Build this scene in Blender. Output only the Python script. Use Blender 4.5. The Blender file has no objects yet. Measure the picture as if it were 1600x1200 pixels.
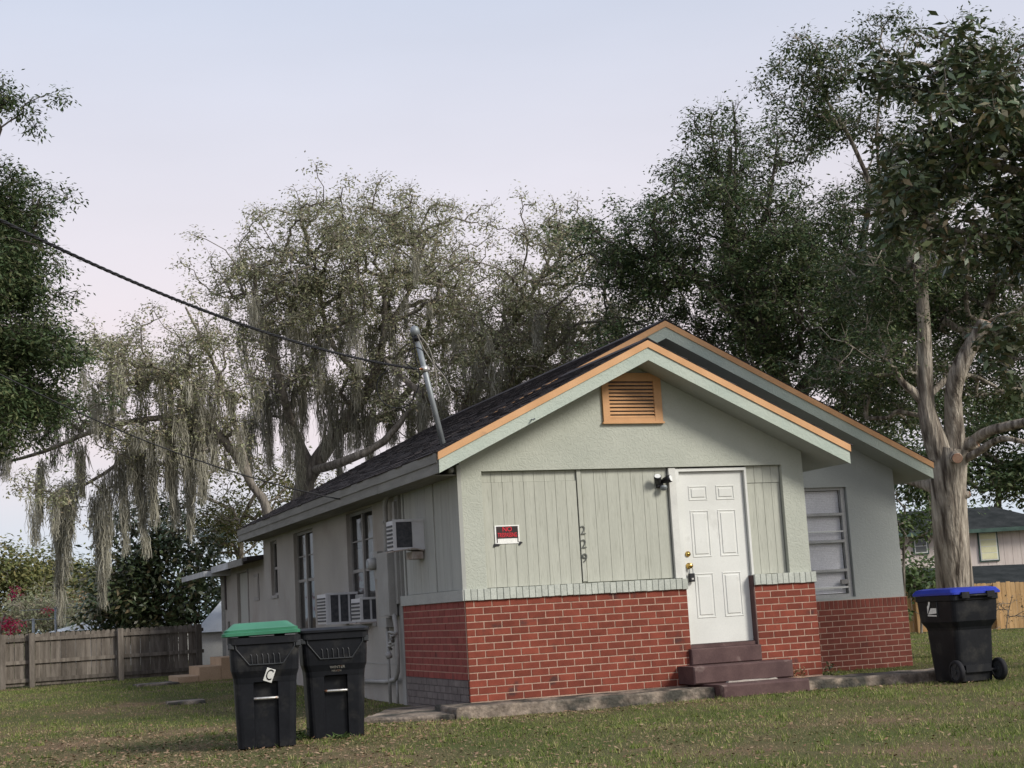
import bpy, math, random
import numpy as np
from mathutils import Vector, Matrix, Quaternion

rng = np.random.default_rng(7)
random.seed(7)
scene = bpy.context.scene
COL = scene.collection

# ------------------------------------------------------------------ camera
CAM = np.array([-5.3986, -15.9468, 0.9702])
YAW, PITCH, ROLL, F = 0.36593, 0.15085, -0.05787, 2334.0      # F in pixels of a 1600 px wide picture
fw = np.array([math.sin(YAW) * math.cos(PITCH), math.cos(YAW) * math.cos(PITCH), math.sin(PITCH)])
r0 = np.array([math.cos(YAW), -math.sin(YAW), 0.0])
u0 = np.cross(r0, fw)
RV = r0 * math.cos(ROLL) + u0 * math.sin(ROLL)
UV = -r0 * math.sin(ROLL) + u0 * math.cos(ROLL)
cam_data = bpy.data.cameras.new('camera')
cam = bpy.data.objects.new('camera', cam_data)
COL.objects.link(cam)
cam_data.sensor_width = 36.0
cam_data.lens = F / 1600 * 36.0
cam_data.clip_start = 0.1
cam_data.clip_end = 3000
mw = Matrix.Identity(4)
for i in range(3):
    mw[i][0], mw[i][1], mw[i][2], mw[i][3] = RV[i], UV[i], -fw[i], CAM[i]
cam.matrix_world = mw
scene.camera = cam

def P(px, py, d):
    """a point in the place, d metres in front of the lens"""
    return CAM + (fw + RV * (px - 800) / F + UV * (600 - py) / F) * d

# ------------------------------------------------------------------ world, sun, exposure
SUN_AZ, SUN_EL = math.radians(142), math.radians(33)            # azimuth from +Y towards +X
world = bpy.data.worlds.new('World')
scene.world = world
world.use_nodes = True
wn, wl = world.node_tree.nodes, world.node_tree.links
wn.clear()
out = wn.new('ShaderNodeOutputWorld')
bg = wn.new('ShaderNodeBackground')
sky = wn.new('ShaderNodeTexSky')
sky.sky_type = 'NISHITA'
sky.sun_disc = False
sky.sun_elevation = SUN_EL
sky.sun_rotation = SUN_AZ
sky.dust_density = 3.0
skyscale = wn.new('ShaderNodeVectorMath'); skyscale.operation = 'SCALE'
skyscale.inputs['Scale'].default_value = 0.10
wl.new(sky.outputs[0], skyscale.inputs[0])
tc = wn.new('ShaderNodeTexCoord')
sep = wn.new('ShaderNodeSeparateXYZ')
wl.new(tc.outputs['Generated'], sep.inputs[0])
ramp = wn.new('ShaderNodeValToRGB')
wl.new(sep.outputs['Z'], ramp.inputs[0])
el = ramp.color_ramp.elements
stops = [(0.0, (0.52, 0.65, 0.77)), (0.055, (0.66, 0.71, 0.79)), (0.12, (0.785, 0.70, 0.73)), (0.19, (0.80, 0.715, 0.745)), (0.27, (0.725, 0.695, 0.755)),
         (0.40, (0.585, 0.63, 0.75)), (1.0, (0.46, 0.53, 0.70))]
el[0].position, el[0].color = stops[0][0], stops[0][1] + (1,)
el[1].position, el[1].color = stops[-1][0], stops[-1][1] + (1,)
for p_, c_ in stops[1:-1]:
    e_ = el.new(p_); e_.color = c_ + (1,)
mixw = wn.new('ShaderNodeMix'); mixw.data_type = 'RGBA'
mixw.inputs['Factor'].default_value = 0.9
wl.new(skyscale.outputs[0], mixw.inputs['A'])
wl.new(ramp.outputs[0], mixw.inputs['B'])
hz = wn.new('ShaderNodeTexNoise'); hz.inputs['Scale'].default_value = 2.2; hz.inputs['Detail'].default_value = 5
hm = wn.new('ShaderNodeMapping'); hm.inputs['Scale'].default_value = (1, 1, 3.5)
wl.new(tc.outputs['Generated'], hm.inputs[0]); wl.new(hm.outputs[0], hz.inputs['Vector'])
hr = wn.new('ShaderNodeMapRange'); hr.inputs['From Min'].default_value = 0.3; hr.inputs['From Max'].default_value = 0.7
hr.inputs['To Min'].default_value = 0.95; hr.inputs['To Max'].default_value = 1.05
wl.new(hz.outputs['Fac'], hr.inputs[0])
hv = wn.new('ShaderNodeVectorMath'); hv.operation = 'SCALE'
wl.new(mixw.outputs['Result'], hv.inputs[0]); wl.new(hr.outputs[0], hv.inputs['Scale'])
wl.new(hv.outputs[0], bg.inputs[0])
bg.inputs[1].default_value = 0.50
wl.new(bg.outputs[0], out.inputs[0])

sd = bpy.data.lights.new('sun', 'SUN')
sd.energy = 1.5
sd.angle = math.radians(17)
sd.color = (1.0, 0.95, 0.86)
sun = bpy.data.objects.new('sun', sd)
COL.objects.link(sun)
sv = Vector((math.sin(SUN_AZ) * math.cos(SUN_EL), math.cos(SUN_AZ) * math.cos(SUN_EL), math.sin(SUN_EL)))
sun.rotation_mode = 'QUATERNION'
sun.rotation_quaternion = (-sv).to_track_quat('-Z', 'Y')
sun.location = sv * 60

scene.view_settings.view_transform = 'Standard'
scene.view_settings.look = 'None'
scene.view_settings.exposure = 1.25
scene.view_settings.gamma = 1.0
scene.view_settings.use_curve_mapping = False
scene.render.engine = 'CYCLES'
scene.cycles.max_bounces = 6
scene.cycles.transparent_max_bounces = 8

# ------------------------------------------------------------------ materials
def _nt(name):
    m = bpy.data.materials.new(name)
    m.use_nodes = True
    n, l = m.node_tree.nodes, m.node_tree.links
    b = n['Principled BSDF']
    return m, n, l, b

def M(name, c1, c2=None, scale=3.0, rough=0.85, spec=0.25, bump=0.0, bscale=30.0, bdist=0.02, stretch=(1, 1, 1), objrand=0.0, island=0.0,
      lo=0.35, hi=0.65, fine=0.15, fscale=60.0, metal=0.0, blotch=None, bvor=False):
    m, n, l, b = _nt(name)
    c2 = c2 or c1
    geo = n.new('ShaderNodeNewGeometry')
    mp = n.new('ShaderNodeMapping'); mp.inputs['Scale'].default_value = stretch
    l.new(geo.outputs['Position'], mp.inputs[0])
    no = n.new('ShaderNodeTexNoise'); no.inputs['Scale'].default_value = scale; no.inputs['Detail'].default_value = 6
    l.new(mp.outputs[0], no.inputs['Vector'])
    rp = n.new('ShaderNodeValToRGB')
    rp.color_ramp.elements[0].position, rp.color_ramp.elements[0].color = lo, (*c1, 1)
    rp.color_ramp.elements[1].position, rp.color_ramp.elements[1].color = hi, (*c2, 1)
    l.new(no.outputs['Fac'], rp.inputs[0])
    col = rp.outputs[0]
    if blotch:
        bc, bs, b0, b1 = blotch
        nb = n.new('ShaderNodeTexNoise'); nb.inputs['Scale'].default_value = bs; nb.inputs['Detail'].default_value = 8
        l.new(mp.outputs[0], nb.inputs['Vector'])
        rb = n.new('ShaderNodeMapRange'); rb.inputs['From Min'].default_value = b0; rb.inputs['From Max'].default_value = b1
        l.new(nb.outputs['Fac'], rb.inputs[0])
        mx = n.new('ShaderNodeMix'); mx.data_type = 'RGBA'
        l.new(rb.outputs[0], mx.inputs['Factor']); l.new(col, mx.inputs['A']); mx.inputs['B'].default_value = (*bc, 1)
        col = mx.outputs['Result']
    val = None
    if fine:
        nf = n.new('ShaderNodeTexNoise'); nf.inputs['Scale'].default_value = fscale; nf.inputs['Detail'].default_value = 4
        l.new(mp.outputs[0], nf.inputs['Vector'])
        mr = n.new('ShaderNodeMapRange'); mr.inputs['To Min'].default_value = 1 - fine * 2; mr.inputs['To Max'].default_value = 1 + fine * 2
        l.new(nf.outputs['Fac'], mr.inputs[0])
        val = mr.outputs[0]
    for amount, kind in ((objrand, 'o'), (island, 'i')):
        if amount:
            if kind == 'o':
                oi = n.new('ShaderNodeObjectInfo'); src = oi.outputs['Random']
            else:
                src = geo.outputs['Random Per Island']
            mr = n.new('ShaderNodeMapRange'); mr.inputs['To Min'].default_value = 1 - amount; mr.inputs['To Max'].default_value = 1 + amount
            l.new(src, mr.inputs[0])
            if val is None:
                val = mr.outputs[0]
            else:
                mm = n.new('ShaderNodeMath'); mm.operation = 'MULTIPLY'
                l.new(val, mm.inputs[0]); l.new(mr.outputs[0], mm.inputs[1]); val = mm.outputs[0]
    if val is not None:
        vm = n.new('ShaderNodeVectorMath'); vm.operation = 'SCALE'
        l.new(col, vm.inputs[0]); l.new(val, vm.inputs['Scale'])
        col = vm.outputs[0]
    l.new(col, b.inputs['Base Color'])
    b.inputs['Roughness'].default_value = rough
    b.inputs['Specular IOR Level'].default_value = spec
    b.inputs['Metallic'].default_value = metal
    if bump:
        if bvor:
            nd = n.new('ShaderNodeTexNoise'); nd.inputs['Scale'].default_value = bscale; nd.inputs['Detail'].default_value = 5
            nd.inputs['Distortion'].default_value = 2.5
        else:
            nd = n.new('ShaderNodeTexNoise'); nd.inputs['Scale'].default_value = bscale; nd.inputs['Detail'].default_value = 6
        l.new(mp.outputs[0], nd.inputs['Vector'])
        hsock = nd.outputs['Fac']
        if bvor:
            r2 = n.new('ShaderNodeValToRGB')
            r2.color_ramp.elements[0].position = 0.47; r2.color_ramp.elements[1].position = 0.53
            l.new(hsock, r2.inputs[0]); hsock = r2.outputs[0]
        bp = n.new('ShaderNodeBump'); bp.inputs['Strength'].default_value = bump; bp.inputs['Distance'].default_value = bdist
        l.new(hsock, bp.inputs['Height']); l.new(bp.outputs[0], b.inputs['Normal'])
    return m

def leaf_mat(name, cols, trans=0.25, rough=0.55, spec=0.3):
    """leaves: every leaf takes its own tone"""
    m, n, l, b = _nt(name)
    geo = n.new('ShaderNodeNewGeometry')
    rp = n.new('ShaderNodeValToRGB')
    e = rp.color_ramp.elements
    for i, c in enumerate(cols):
        p_ = i / (len(cols) - 1)
        if i == 0: e[0].position, e[0].color = 0, (*c, 1)
        elif i == len(cols) - 1: e[-1].position, e[-1].color = 1, (*c, 1)
        else:
            k = e.new(p_); k.color = (*c, 1)
    l.new(geo.outputs['Random Per Island'], rp.inputs[0])
    no = n.new('ShaderNodeTexNoise'); no.inputs['Scale'].default_value = 0.6
    l.new(geo.outputs['Position'], no.inputs['Vector'])
    mr = n.new('ShaderNodeMapRange'); mr.inputs['To Min'].default_value = 0.55; mr.inputs['To Max'].default_value = 1.45
    l.new(no.outputs['Fac'], mr.inputs[0])
    vm = n.new('ShaderNodeVectorMath'); vm.operation = 'SCALE'
    l.new(rp.outputs[0], vm.inputs[0]); l.new(mr.outputs[0], vm.inputs['Scale'])
    l.new(vm.outputs[0], b.inputs['Base Color'])
    b.inputs['Roughness'].default_value = rough
    b.inputs['Specular IOR Level'].default_value = spec
    if trans:
        t = n.new('ShaderNodeBsdfTranslucent'); l.new(vm.outputs[0], t.inputs[0])
        mx = n.new('ShaderNodeMixShader'); mx.inputs[0].default_value = trans
        l.new(b.outputs[0], mx.inputs[1]); l.new(t.outputs[0], mx.inputs[2])
        l.new(mx.outputs[0], n['Material Output'].inputs[0])
    return m

def glass_mat(name, tint, see, rough=0.03):
    m, n, l, b = _nt(name)
    b.inputs['Base Color'].default_value = (*tint, 1)
    b.inputs['Roughness'].default_value = rough
    b.inputs['Specular IOR Level'].default_value = 0.6
    if see:
        t = n.new('ShaderNodeBsdfTransparent')
        mx = n.new('ShaderNodeMixShader'); mx.inputs[0].default_value = see
        l.new(b.outputs[0], mx.inputs[1]); l.new(t.outputs[0], mx.inputs[2])
        l.new(mx.outputs[0], n['Material Output'].inputs[0])
    return m

MT = {}
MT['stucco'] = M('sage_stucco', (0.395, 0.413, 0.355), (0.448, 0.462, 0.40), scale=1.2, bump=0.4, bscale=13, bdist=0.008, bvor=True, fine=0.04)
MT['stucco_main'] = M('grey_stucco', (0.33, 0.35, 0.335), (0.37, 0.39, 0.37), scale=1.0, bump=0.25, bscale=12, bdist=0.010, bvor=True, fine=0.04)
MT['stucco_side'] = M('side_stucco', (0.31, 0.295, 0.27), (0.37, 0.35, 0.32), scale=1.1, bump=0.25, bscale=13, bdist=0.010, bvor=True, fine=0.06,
                      blotch=((0.25, 0.21, 0.18), 0.9, 0.52, 0.8))  # browner than the front; side-wall shade is partly painted into this tone
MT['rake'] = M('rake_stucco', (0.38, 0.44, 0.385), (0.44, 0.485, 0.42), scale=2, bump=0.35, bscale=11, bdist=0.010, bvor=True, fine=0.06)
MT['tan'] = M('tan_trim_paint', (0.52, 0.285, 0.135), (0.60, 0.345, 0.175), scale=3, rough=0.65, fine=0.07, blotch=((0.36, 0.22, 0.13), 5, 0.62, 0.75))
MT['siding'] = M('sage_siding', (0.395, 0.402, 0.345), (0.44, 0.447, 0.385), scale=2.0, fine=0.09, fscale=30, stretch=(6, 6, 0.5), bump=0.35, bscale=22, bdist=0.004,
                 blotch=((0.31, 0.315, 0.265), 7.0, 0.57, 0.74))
MT['siding_side'] = M('sage_siding_shaded', (0.33, 0.335, 0.31), (0.38, 0.385, 0.355), scale=2.0, fine=0.06, fscale=30, stretch=(6, 6, 0.5), bump=0.25, bscale=20, bdist=0.004)  # front siding paint again, darker: the side's shade is in the colour
MT['sillbrick'] = M('painted_sill_brick', (0.40, 0.42, 0.375), (0.46, 0.48, 0.43), scale=12, bump=0.4, bscale=40, bdist=0.006, objrand=0.08)
MT['band'] = M('grey_band', (0.34, 0.345, 0.325), (0.38, 0.385, 0.36), scale=3, bump=0.2)
MT['mortar'] = M('pale_mortar', (0.34, 0.225, 0.17), (0.45, 0.305, 0.235), scale=12, bump=0.4, bscale=90, bdist=0.004)
MT['mortar_dark'] = M('dark_mortar', (0.08, 0.07, 0.07), (0.12, 0.10, 0.10), scale=12)
MT['brick'] = M('red_brick', (0.165, 0.038, 0.023), (0.21, 0.050, 0.030), scale=7, rough=0.8, bump=0.35, bscale=70, bdist=0.004, objrand=0.20, fine=0.12,
                blotch=((0.085, 0.034, 0.028), 3.2, 0.62, 0.69))
MT['brick_main'] = M('old_red_brick', (0.17, 0.046, 0.032), (0.215, 0.06, 0.042), scale=7, rough=0.8, bump=0.4, bscale=70, bdist=0.004, objrand=0.20, fine=0.12,
                     blotch=((0.09, 0.035, 0.03), 2.8, 0.60, 0.70))
MT['brick_side'] = M('side_red_brick', (0.20, 0.048, 0.040), (0.25, 0.062, 0.050), scale=7, rough=0.85, bump=0.3, bscale=70, bdist=0.004, island=0.12, fine=0.12,
                     blotch=((0.09, 0.035, 0.03), 2.8, 0.66, 0.75))
MT['brick_grey'] = M('grey_painted_brick', (0.13, 0.11, 0.105), (0.175, 0.15, 0.14), scale=7, bump=0.3, bscale=70, bdist=0.004, island=0.1)
MT['maroon'] = M('maroon_paint', (0.075, 0.043, 0.042), (0.11, 0.066, 0.062), scale=5, rough=0.75, bump=0.25, bscale=40, bdist=0.006, fine=0.15, blotch=((0.26, 0.20, 0.18), 3.5, 0.62, 0.74))
MT['concrete'] = M('old_concrete', (0.13, 0.105, 0.083), (0.33, 0.27, 0.215), scale=5, bump=0.8, bscale=16, bdist=0.03, fine=0.3, fscale=35, blotch=((0.055, 0.052, 0.043), 2.6, 0.46, 0.58))
MT['cement'] = M('bare_cement', (0.30, 0.265, 0.235), (0.38, 0.34, 0.30), scale=9, bump=0.4, bscale=40, bdist=0.006)
MT['concrete_tan'] = M('tan_concrete', (0.36, 0.25, 0.16), (0.42, 0.30, 0.20), scale=3, bump=0.3)
MT['white'] = M('white_paint', (0.60, 0.605, 0.57), (0.67, 0.675, 0.64), scale=2, rough=0.45, fine=0.04, blotch=((0.50, 0.50, 0.46), 4, 0.60, 0.78), spec=0.4)
MT['white_old'] = M('worn_white_paint', (0.53, 0.53, 0.50), (0.62, 0.62, 0.58), scale=6, rough=0.6, fine=0.06, blotch=((0.42, 0.41, 0.38), 14, 0.66, 0.72))
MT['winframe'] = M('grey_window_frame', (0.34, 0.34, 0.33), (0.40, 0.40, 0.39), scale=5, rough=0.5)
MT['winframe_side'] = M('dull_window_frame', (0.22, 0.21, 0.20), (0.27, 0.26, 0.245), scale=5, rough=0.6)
MT['blind'] = M('blind_slat', (0.80, 0.80, 0.82), (0.85, 0.85, 0.87), scale=5, rough=0.5)
MT['glass'] = glass_mat('window_glass', (0.05, 0.055, 0.06), 0.93)
MT['glass_dark'] = glass_mat('dark_window_glass', (0.03, 0.031, 0.03), 0.6, 0.02)
MT['curtain'] = M('pale_curtain', (0.42, 0.38, 0.36), (0.52, 0.48, 0.46), scale=3, stretch=(9, 9, 0.4))
MT['room'] = M('room_wall', (0.22, 0.21, 0.19), (0.26, 0.25, 0.225))
MT['fascia'] = M('weathered_fascia', (0.19, 0.185, 0.17), (0.25, 0.245, 0.225), scale=3, stretch=(4, 0.6, 4), fine=0.12, bump=0.3, bscale=25, bdist=0.004)
MT['fascia_white'] = M('faded_white_fascia', (0.40, 0.41, 0.42), (0.52, 0.53, 0.54), scale=3, fine=0.1)
MT['shingle'] = M('dark_shingle', (0.022, 0.019, 0.021), (0.05, 0.043, 0.045), scale=5, rough=0.9, fine=0.25, fscale=150, island=0.4, bump=0.4, bscale=120, bdist=0.004)
MT['steel'] = M('galvanised_steel', (0.20, 0.22, 0.23), (0.28, 0.30, 0.31), scale=5, rough=0.5, metal=0.4, fine=0.08)
MT['pipe'] = M('painted_pipe', (0.27, 0.265, 0.25), (0.32, 0.315, 0.30), scale=6, rough=0.6)
MT['panelbox'] = M('painted_panel_box', (0.25, 0.245, 0.23), (0.30, 0.295, 0.28), scale=3, rough=0.6, fine=0.06)
MT['cable'] = M('black_cable', (0.012, 0.012, 0.014), (0.02, 0.02, 0.022), rough=0.6)
MT['cable_grey'] = M('grey_cable', (0.20, 0.19, 0.17), (0.27, 0.25, 0.22), rough=0.6)
MT['acwhite'] = M('ac_casing', (0.50, 0.50, 0.51), (0.58, 0.58, 0.59), scale=4, rough=0.5, fine=0.05)
MT['acdark'] = M('ac_fins', (0.035, 0.037, 0.042), (0.07, 0.07, 0.075), scale=20, rough=0.6)
MT['rust'] = M('rusty_tray', (0.25, 0.20, 0.17), (0.40, 0.36, 0.33), scale=9, rough=0.7)
MT['brass'] = M('brass', (0.62, 0.42, 0.12), (0.70, 0.50, 0.18), scale=5, rough=0.25, metal=1.0)
MT['black'] = M('black_plastic', (0.010, 0.010, 0.012), (0.016, 0.016, 0.018), rough=0.4, spec=0.4)
MT['lens'] = M('lamp_lens', (0.75, 0.76, 0.74), rough=0.2)
MT['signblack'] = M('sign_black', (0.03, 0.022, 0.022), (0.045, 0.03, 0.03), rough=0.35)
MT['signwhite'] = M('sign_white', (0.78, 0.78, 0.74), (0.80, 0.80, 0.76), rough=0.4)
MT['signred'] = M('sign_red', (0.72, 0.02, 0.04), (0.78, 0.03, 0.05), rough=0.4)
MT['number'] = M('number_grey', (0.10, 0.105, 0.095), (0.14, 0.145, 0.13), rough=0.6)
MT['bin'] = M('bin_plastic', (0.0055, 0.0065, 0.009), (0.010, 0.011, 0.014), scale=4, rough=0.5, spec=0.22, fine=0.2, fscale=40, bump=0.1, bscale=80, bdist=0.002,
              blotch=((0.034, 0.033, 0.031), 5, 0.52, 0.75))
MT['binrib'] = M('bin_rib', (0.030, 0.033, 0.036), (0.050, 0.052, 0.055), scale=8, rough=0.6)
MT['green'] = M('green_lid', (0.038, 0.165, 0.095), (0.05, 0.20, 0.118), scale=4, rough=0.45, spec=0.4, fine=0.05)
MT['blue'] = M('blue_lid', (0.012, 0.028, 0.29), (0.018, 0.038, 0.36), scale=4, rough=0.4, spec=0.4, fine=0.05)
MT['zinc'] = M('zinc_bar', (0.48, 0.47, 0.45), (0.60, 0.59, 0.57), scale=18, rough=0.4, metal=0.7, blotch=((0.30, 0.12, 0.05), 20, 0.58, 0.66))
MT['rubber'] = M('black_rubber', (0.012, 0.012, 0.014), (0.02, 0.02, 0.023), rough=0.75)
MT['fence'] = M('weathered_fence', (0.095, 0.080, 0.066), (0.17, 0.148, 0.125), scale=2.5, stretch=(5, 5, 0.6), fine=0.22, fscale=18, objrand=0.28, bump=0.4, bscale=18, bdist=0.004)
MT['fence_tan'] = M('new_cedar_fence', (0.42, 0.26, 0.115), (0.52, 0.34, 0.17), scale=2.5, stretch=(5, 5, 0.6), fine=0.12, fscale=18, objrand=0.16)
MT['bark'] = M('oak_bark', (0.12, 0.105, 0.088), (0.27, 0.24, 0.205), scale=4, stretch=(2.6, 2.6, 0.45), fine=0.3, fscale=16, bump=1.0, bscale=7, bdist=0.05)
MT['bark_pale'] = M('pale_oak_bark', (0.19, 0.16, 0.13), (0.47, 0.42, 0.35), scale=3.0, stretch=(4.5, 4.5, 0.55), fine=0.28, fscale=14, bump=1.0, bscale=6, bdist=0.05,
                    blotch=((0.075, 0.06, 0.048), 1.7, 0.52, 0.66))
MT['bark_dark'] = M('dark_bark', (0.05, 0.043, 0.036), (0.11, 0.095, 0.08), scale=5, stretch=(2, 2, 0.6), fine=0.25)
MT['cut'] = M('cut_wood', (0.33, 0.19, 0.13), (0.42, 0.27, 0.19), scale=14, fine=0.15)
MT['moss'] = leaf_mat('spanish_moss', [(0.25, 0.24, 0.19), (0.36, 0.345, 0.28), (0.48, 0.46, 0.385)], trans=0.25, rough=0.95, spec=0.05)
MT['leaf_live'] = leaf_mat('live_oak_leaf', [(0.19, 0.205, 0.112), (0.275, 0.29, 0.17), (0.38, 0.385, 0.24), (0.36, 0.29, 0.20)], trans=0.33, rough=0.7, spec=0.15)
MT['leaf_dark'] = leaf_mat('dark_oak_leaf', [(0.038, 0.067, 0.029), (0.062, 0.098, 0.041), (0.10, 0.138, 0.058), (0.17, 0.18, 0.085)], trans=0.28, rough=0.55, spec=0.25)
MT['leaf_mag'] = leaf_mat('magnolia_leaf', [(0.045, 0.070, 0.034), (0.066, 0.098, 0.046), (0.10, 0.135, 0.062), (0.13, 0.155, 0.075), (0.20, 0.155, 0.09)], trans=0.08, rough=0.35, spec=0.45)
MT['leaf_far'] = leaf_mat('far_leaf', [(0.085, 0.105, 0.038), (0.125, 0.14, 0.052), (0.18, 0.175, 0.065), (0.22, 0.19, 0.08)], trans=0.25, rough=0.7, spec=0.15)
MT['leaf_bright'] = leaf_mat('bright_leaf', [(0.05, 0.085, 0.028), (0.08, 0.125, 0.04), (0.13, 0.17, 0.06)], trans=0.25)
MT['leaf_dry'] = leaf_mat('dry_leaf', [(0.22, 0.14, 0.07), (0.30, 0.20, 0.10), (0.17, 0.13, 0.07)], trans=0.2)
MT['petal'] = leaf_mat('magenta_petal', [(0.45, 0.02, 0.10), (0.60, 0.03, 0.13), (0.50, 0.04, 0.08)], trans=0.25)
MT['litter'] = leaf_mat('fallen_leaf', [(0.17, 0.10, 0.06), (0.25, 0.16, 0.10), (0.33, 0.235, 0.155), (0.11, 0.07, 0.045)], trans=0.0, rough=0.85, spec=0.1)
MT['pink'] = M('pink_siding', (0.53, 0.46, 0.42), (0.61, 0.54, 0.50), scale=2, stretch=(5, 5, 0.5), fine=0.08, fscale=10)
MT['slate'] = M('slate_roof', (0.022, 0.025, 0.025), (0.040, 0.043, 0.043), scale=2, spec=0.05, rough=1.0, fine=0.2, fscale=20)
MT['greentrim'] = M('green_trim', (0.045, 0.075, 0.065), (0.075, 0.12, 0.10), scale=3)
MT['yellowblind'] = M('yellow_blind', (0.62, 0.60, 0.38), (0.68, 0.66, 0.44), scale=3)
MT['metalroof'] = M('metal_roof', (0.46, 0.49, 0.52), (0.56, 0.59, 0.62), scale=2, rough=0.5)
MT['shedwall'] = M('shed_wall', (0.52, 0.52, 0.50), (0.58, 0.58, 0.56))

# ------------------------------------------------------------------ mesh helpers
class MB:
    def __init__(s): s.v, s.f = [], []
    def add(s, vs, fs):
        o = len(s.v); s.v.extend([tuple(map(float, q)) for q in vs]); s.f.extend([tuple(i + o for i in f) for f in fs]); return s
    def box(s, x0, y0, z0, x1, y1, z1):
        vs = [(x0, y0, z0), (x1, y0, z0), (x1, y1, z0), (x0, y1, z0), (x0, y0, z1), (x1, y0, z1), (x1, y1, z1), (x0, y1, z1)]
        return s.add(vs, [(3, 2, 1, 0), (4, 5, 6, 7), (0, 1, 5, 4), (1, 2, 6, 5), (2, 3, 7, 6), (3, 0, 4, 7)])
    def prism_y(s, poly, y0, y1):
        n = len(poly)
        vs = [(x, y0, z) for x, z in poly] + [(x, y1, z) for x, z in poly]
        fs = [tuple(range(n)), tuple(range(2 * n - 1, n - 1, -1))] + [(i + n, (i + 1) % n + n, (i + 1) % n, i) for i in range(n)]
        return s.add(vs, fs)
    def prism_z(s, poly, z0, z1):
        n = len(poly)
        vs = [(x, y, z0) for x, y in poly] + [(x, y, z1) for x, y in poly]
        fs = [tuple(range(n - 1, -1, -1)), tuple(range(n, 2 * n))] + [(i, (i + 1) % n, (i + 1) % n + n, i + n) for i in range(n)]
        return s.add(vs, fs)
    def cbox(s, x0, y0, z0, x1, y1, z1, c):
        """box with its front (-y) edges chamfered"""
        vs = [(x0, y1, z0), (x1, y1, z0), (x1, y1, z1), (x0, y1, z1), (x0, y0 + c, z0), (x1, y0 + c, z0), (x1, y0 + c, z1), (x0, y0 + c, z1),
              (x0 + c, y0, z0 + c), (x1 - c, y0, z0 + c), (x1 - c, y0, z1 - c), (x0 + c, y0, z1 - c)]
        fs = [(0, 3, 2, 1)] + [(a, b, b + 4, a + 4) for a, b in ((0, 1), (1, 2), (2, 3), (3, 0))] + [(a + 4, b + 4, b + 8, a + 8) for a, b in ((0, 1), (1, 2), (2, 3), (3, 0))] + [(8, 9, 10, 11)]
        return s.add(vs, fs)
    def tube(s, pts, rads, n=8, caps=True, wob=0.0):
        pts = [np.array(p, float) for p in pts]
        if np.isscalar(rads): rads = [rads] * len(pts)
        o = len(s.v); m = len(pts)
        t0 = pts[1] - pts[0]; t0 /= np.linalg.norm(t0)
        up = np.array([0, 0, 1.0]) if abs(t0[2]) < 0.9 else np.array([0, 1.0, 0])
        a = np.cross(t0, up); a /= np.linalg.norm(a)
        for i in range(m):
            t = pts[min(i + 1, m - 1)] - pts[max(i - 1, 0)]
            t = t / (np.linalg.norm(t) + 1e-9)
            a = a - t * (a @ t); a /= np.linalg.norm(a) + 1e-9
            b = np.cross(t, a)
            for k in range(n):
                w = 2 * math.pi * k / n
                rr = rads[i] * (1 + wob * (math.sin(3 * w + i * 0.7) * 0.5 + random.uniform(-.5, .5)))
                s.v.append(tuple(pts[i] + (a * math.cos(w) + b * math.sin(w)) * rr))
        for i in range(m - 1):
            for k in range(n):
                s.f.append((o + i * n + k, o + i * n + (k + 1) % n, o + (i + 1) * n + (k + 1) % n, o + (i + 1) * n + k))
        if caps:
            s.f.append(tuple(o + k for k in range(n - 1, -1, -1))); s.f.append(tuple(o + (m - 1) * n + k for k in range(n)))
        return s
    def loft(s, rings, cap0=True, cap1=True):
        o = len(s.v); n = len(rings[0])
        for r in rings: s.v.extend([tuple(map(float, q)) for q in r])
        for i in range(len(rings) - 1):
            for k in range(n):
                s.f.append((o + i * n + k, o + i * n + (k + 1) % n, o + (i + 1) * n + (k + 1) % n, o + (i + 1) * n + k))
        if cap0: s.f.append(tuple(o + k for k in range(n - 1, -1, -1)))
        if cap1: s.f.append(tuple(o + (len(rings) - 1) * n + k for k in range(n)))
        return s
    def mesh(s, name, mat, smooth=False):
        me = bpy.data.meshes.new(name)
        me.from_pydata(s.v, [], s.f); me.update()
        if smooth: me.polygons.foreach_set('use_smooth', [True] * len(me.polygons))
        if mat: me.materials.append(MT[mat] if isinstance(mat, str) else mat)
        return me
    def build(s, name, mat, parent=None, smooth=False, loc=None, off=None):
        if off is not None: s.v = [(a - off[0], b - off[1], c - off[2]) for a, b, c in s.v]
        return link(name, s.mesh(name, mat, smooth), parent, loc)

def link(name, data, parent=None, loc=None):
    o = bpy.data.objects.new(name, data)
    COL.objects.link(o)
    if parent is not None: o.parent = parent
    if loc is not None: o.location = loc
    return o

def tag(o, label, cat, group=None):
    o['label'] = label; o['category'] = cat
    if group: o['group'] = group
    return o

def thing(name, label, cat, loc=(0, 0, 0), rotz=0.0, group=None):
    o = link(name, None, None, tuple(map(float, loc)))
    o.rotation_euler = (0, 0, rotz)
    o.empty_display_size = 0.2
    return tag(o, label, cat, group)

def structure(o):
    o['kind'] = 'structure'; return o
def stuff(o):
    o['kind'] = 'stuff'; return o

def big_mesh(name, verts, quads, mat):
    """mesh straight from arrays; faces all of one size"""
    verts = np.ascontiguousarray(verts, np.float32); quads = np.ascontiguousarray(quads, np.int32)
    k = quads.shape[1]
    me = bpy.data.meshes.new(name)
    me.vertices.add(len(verts)); me.vertices.foreach_set('co', verts.ravel())
    me.loops.add(quads.size); me.loops.foreach_set('vertex_index', quads.ravel())
    me.polygons.add(len(quads)); me.polygons.foreach_set('loop_start', np.arange(0, quads.size, k, dtype=np.int32))
    me.update(calc_edges=True)
    me.materials.append(MT[mat] if isinstance(mat, str) else mat)
    return me

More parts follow.
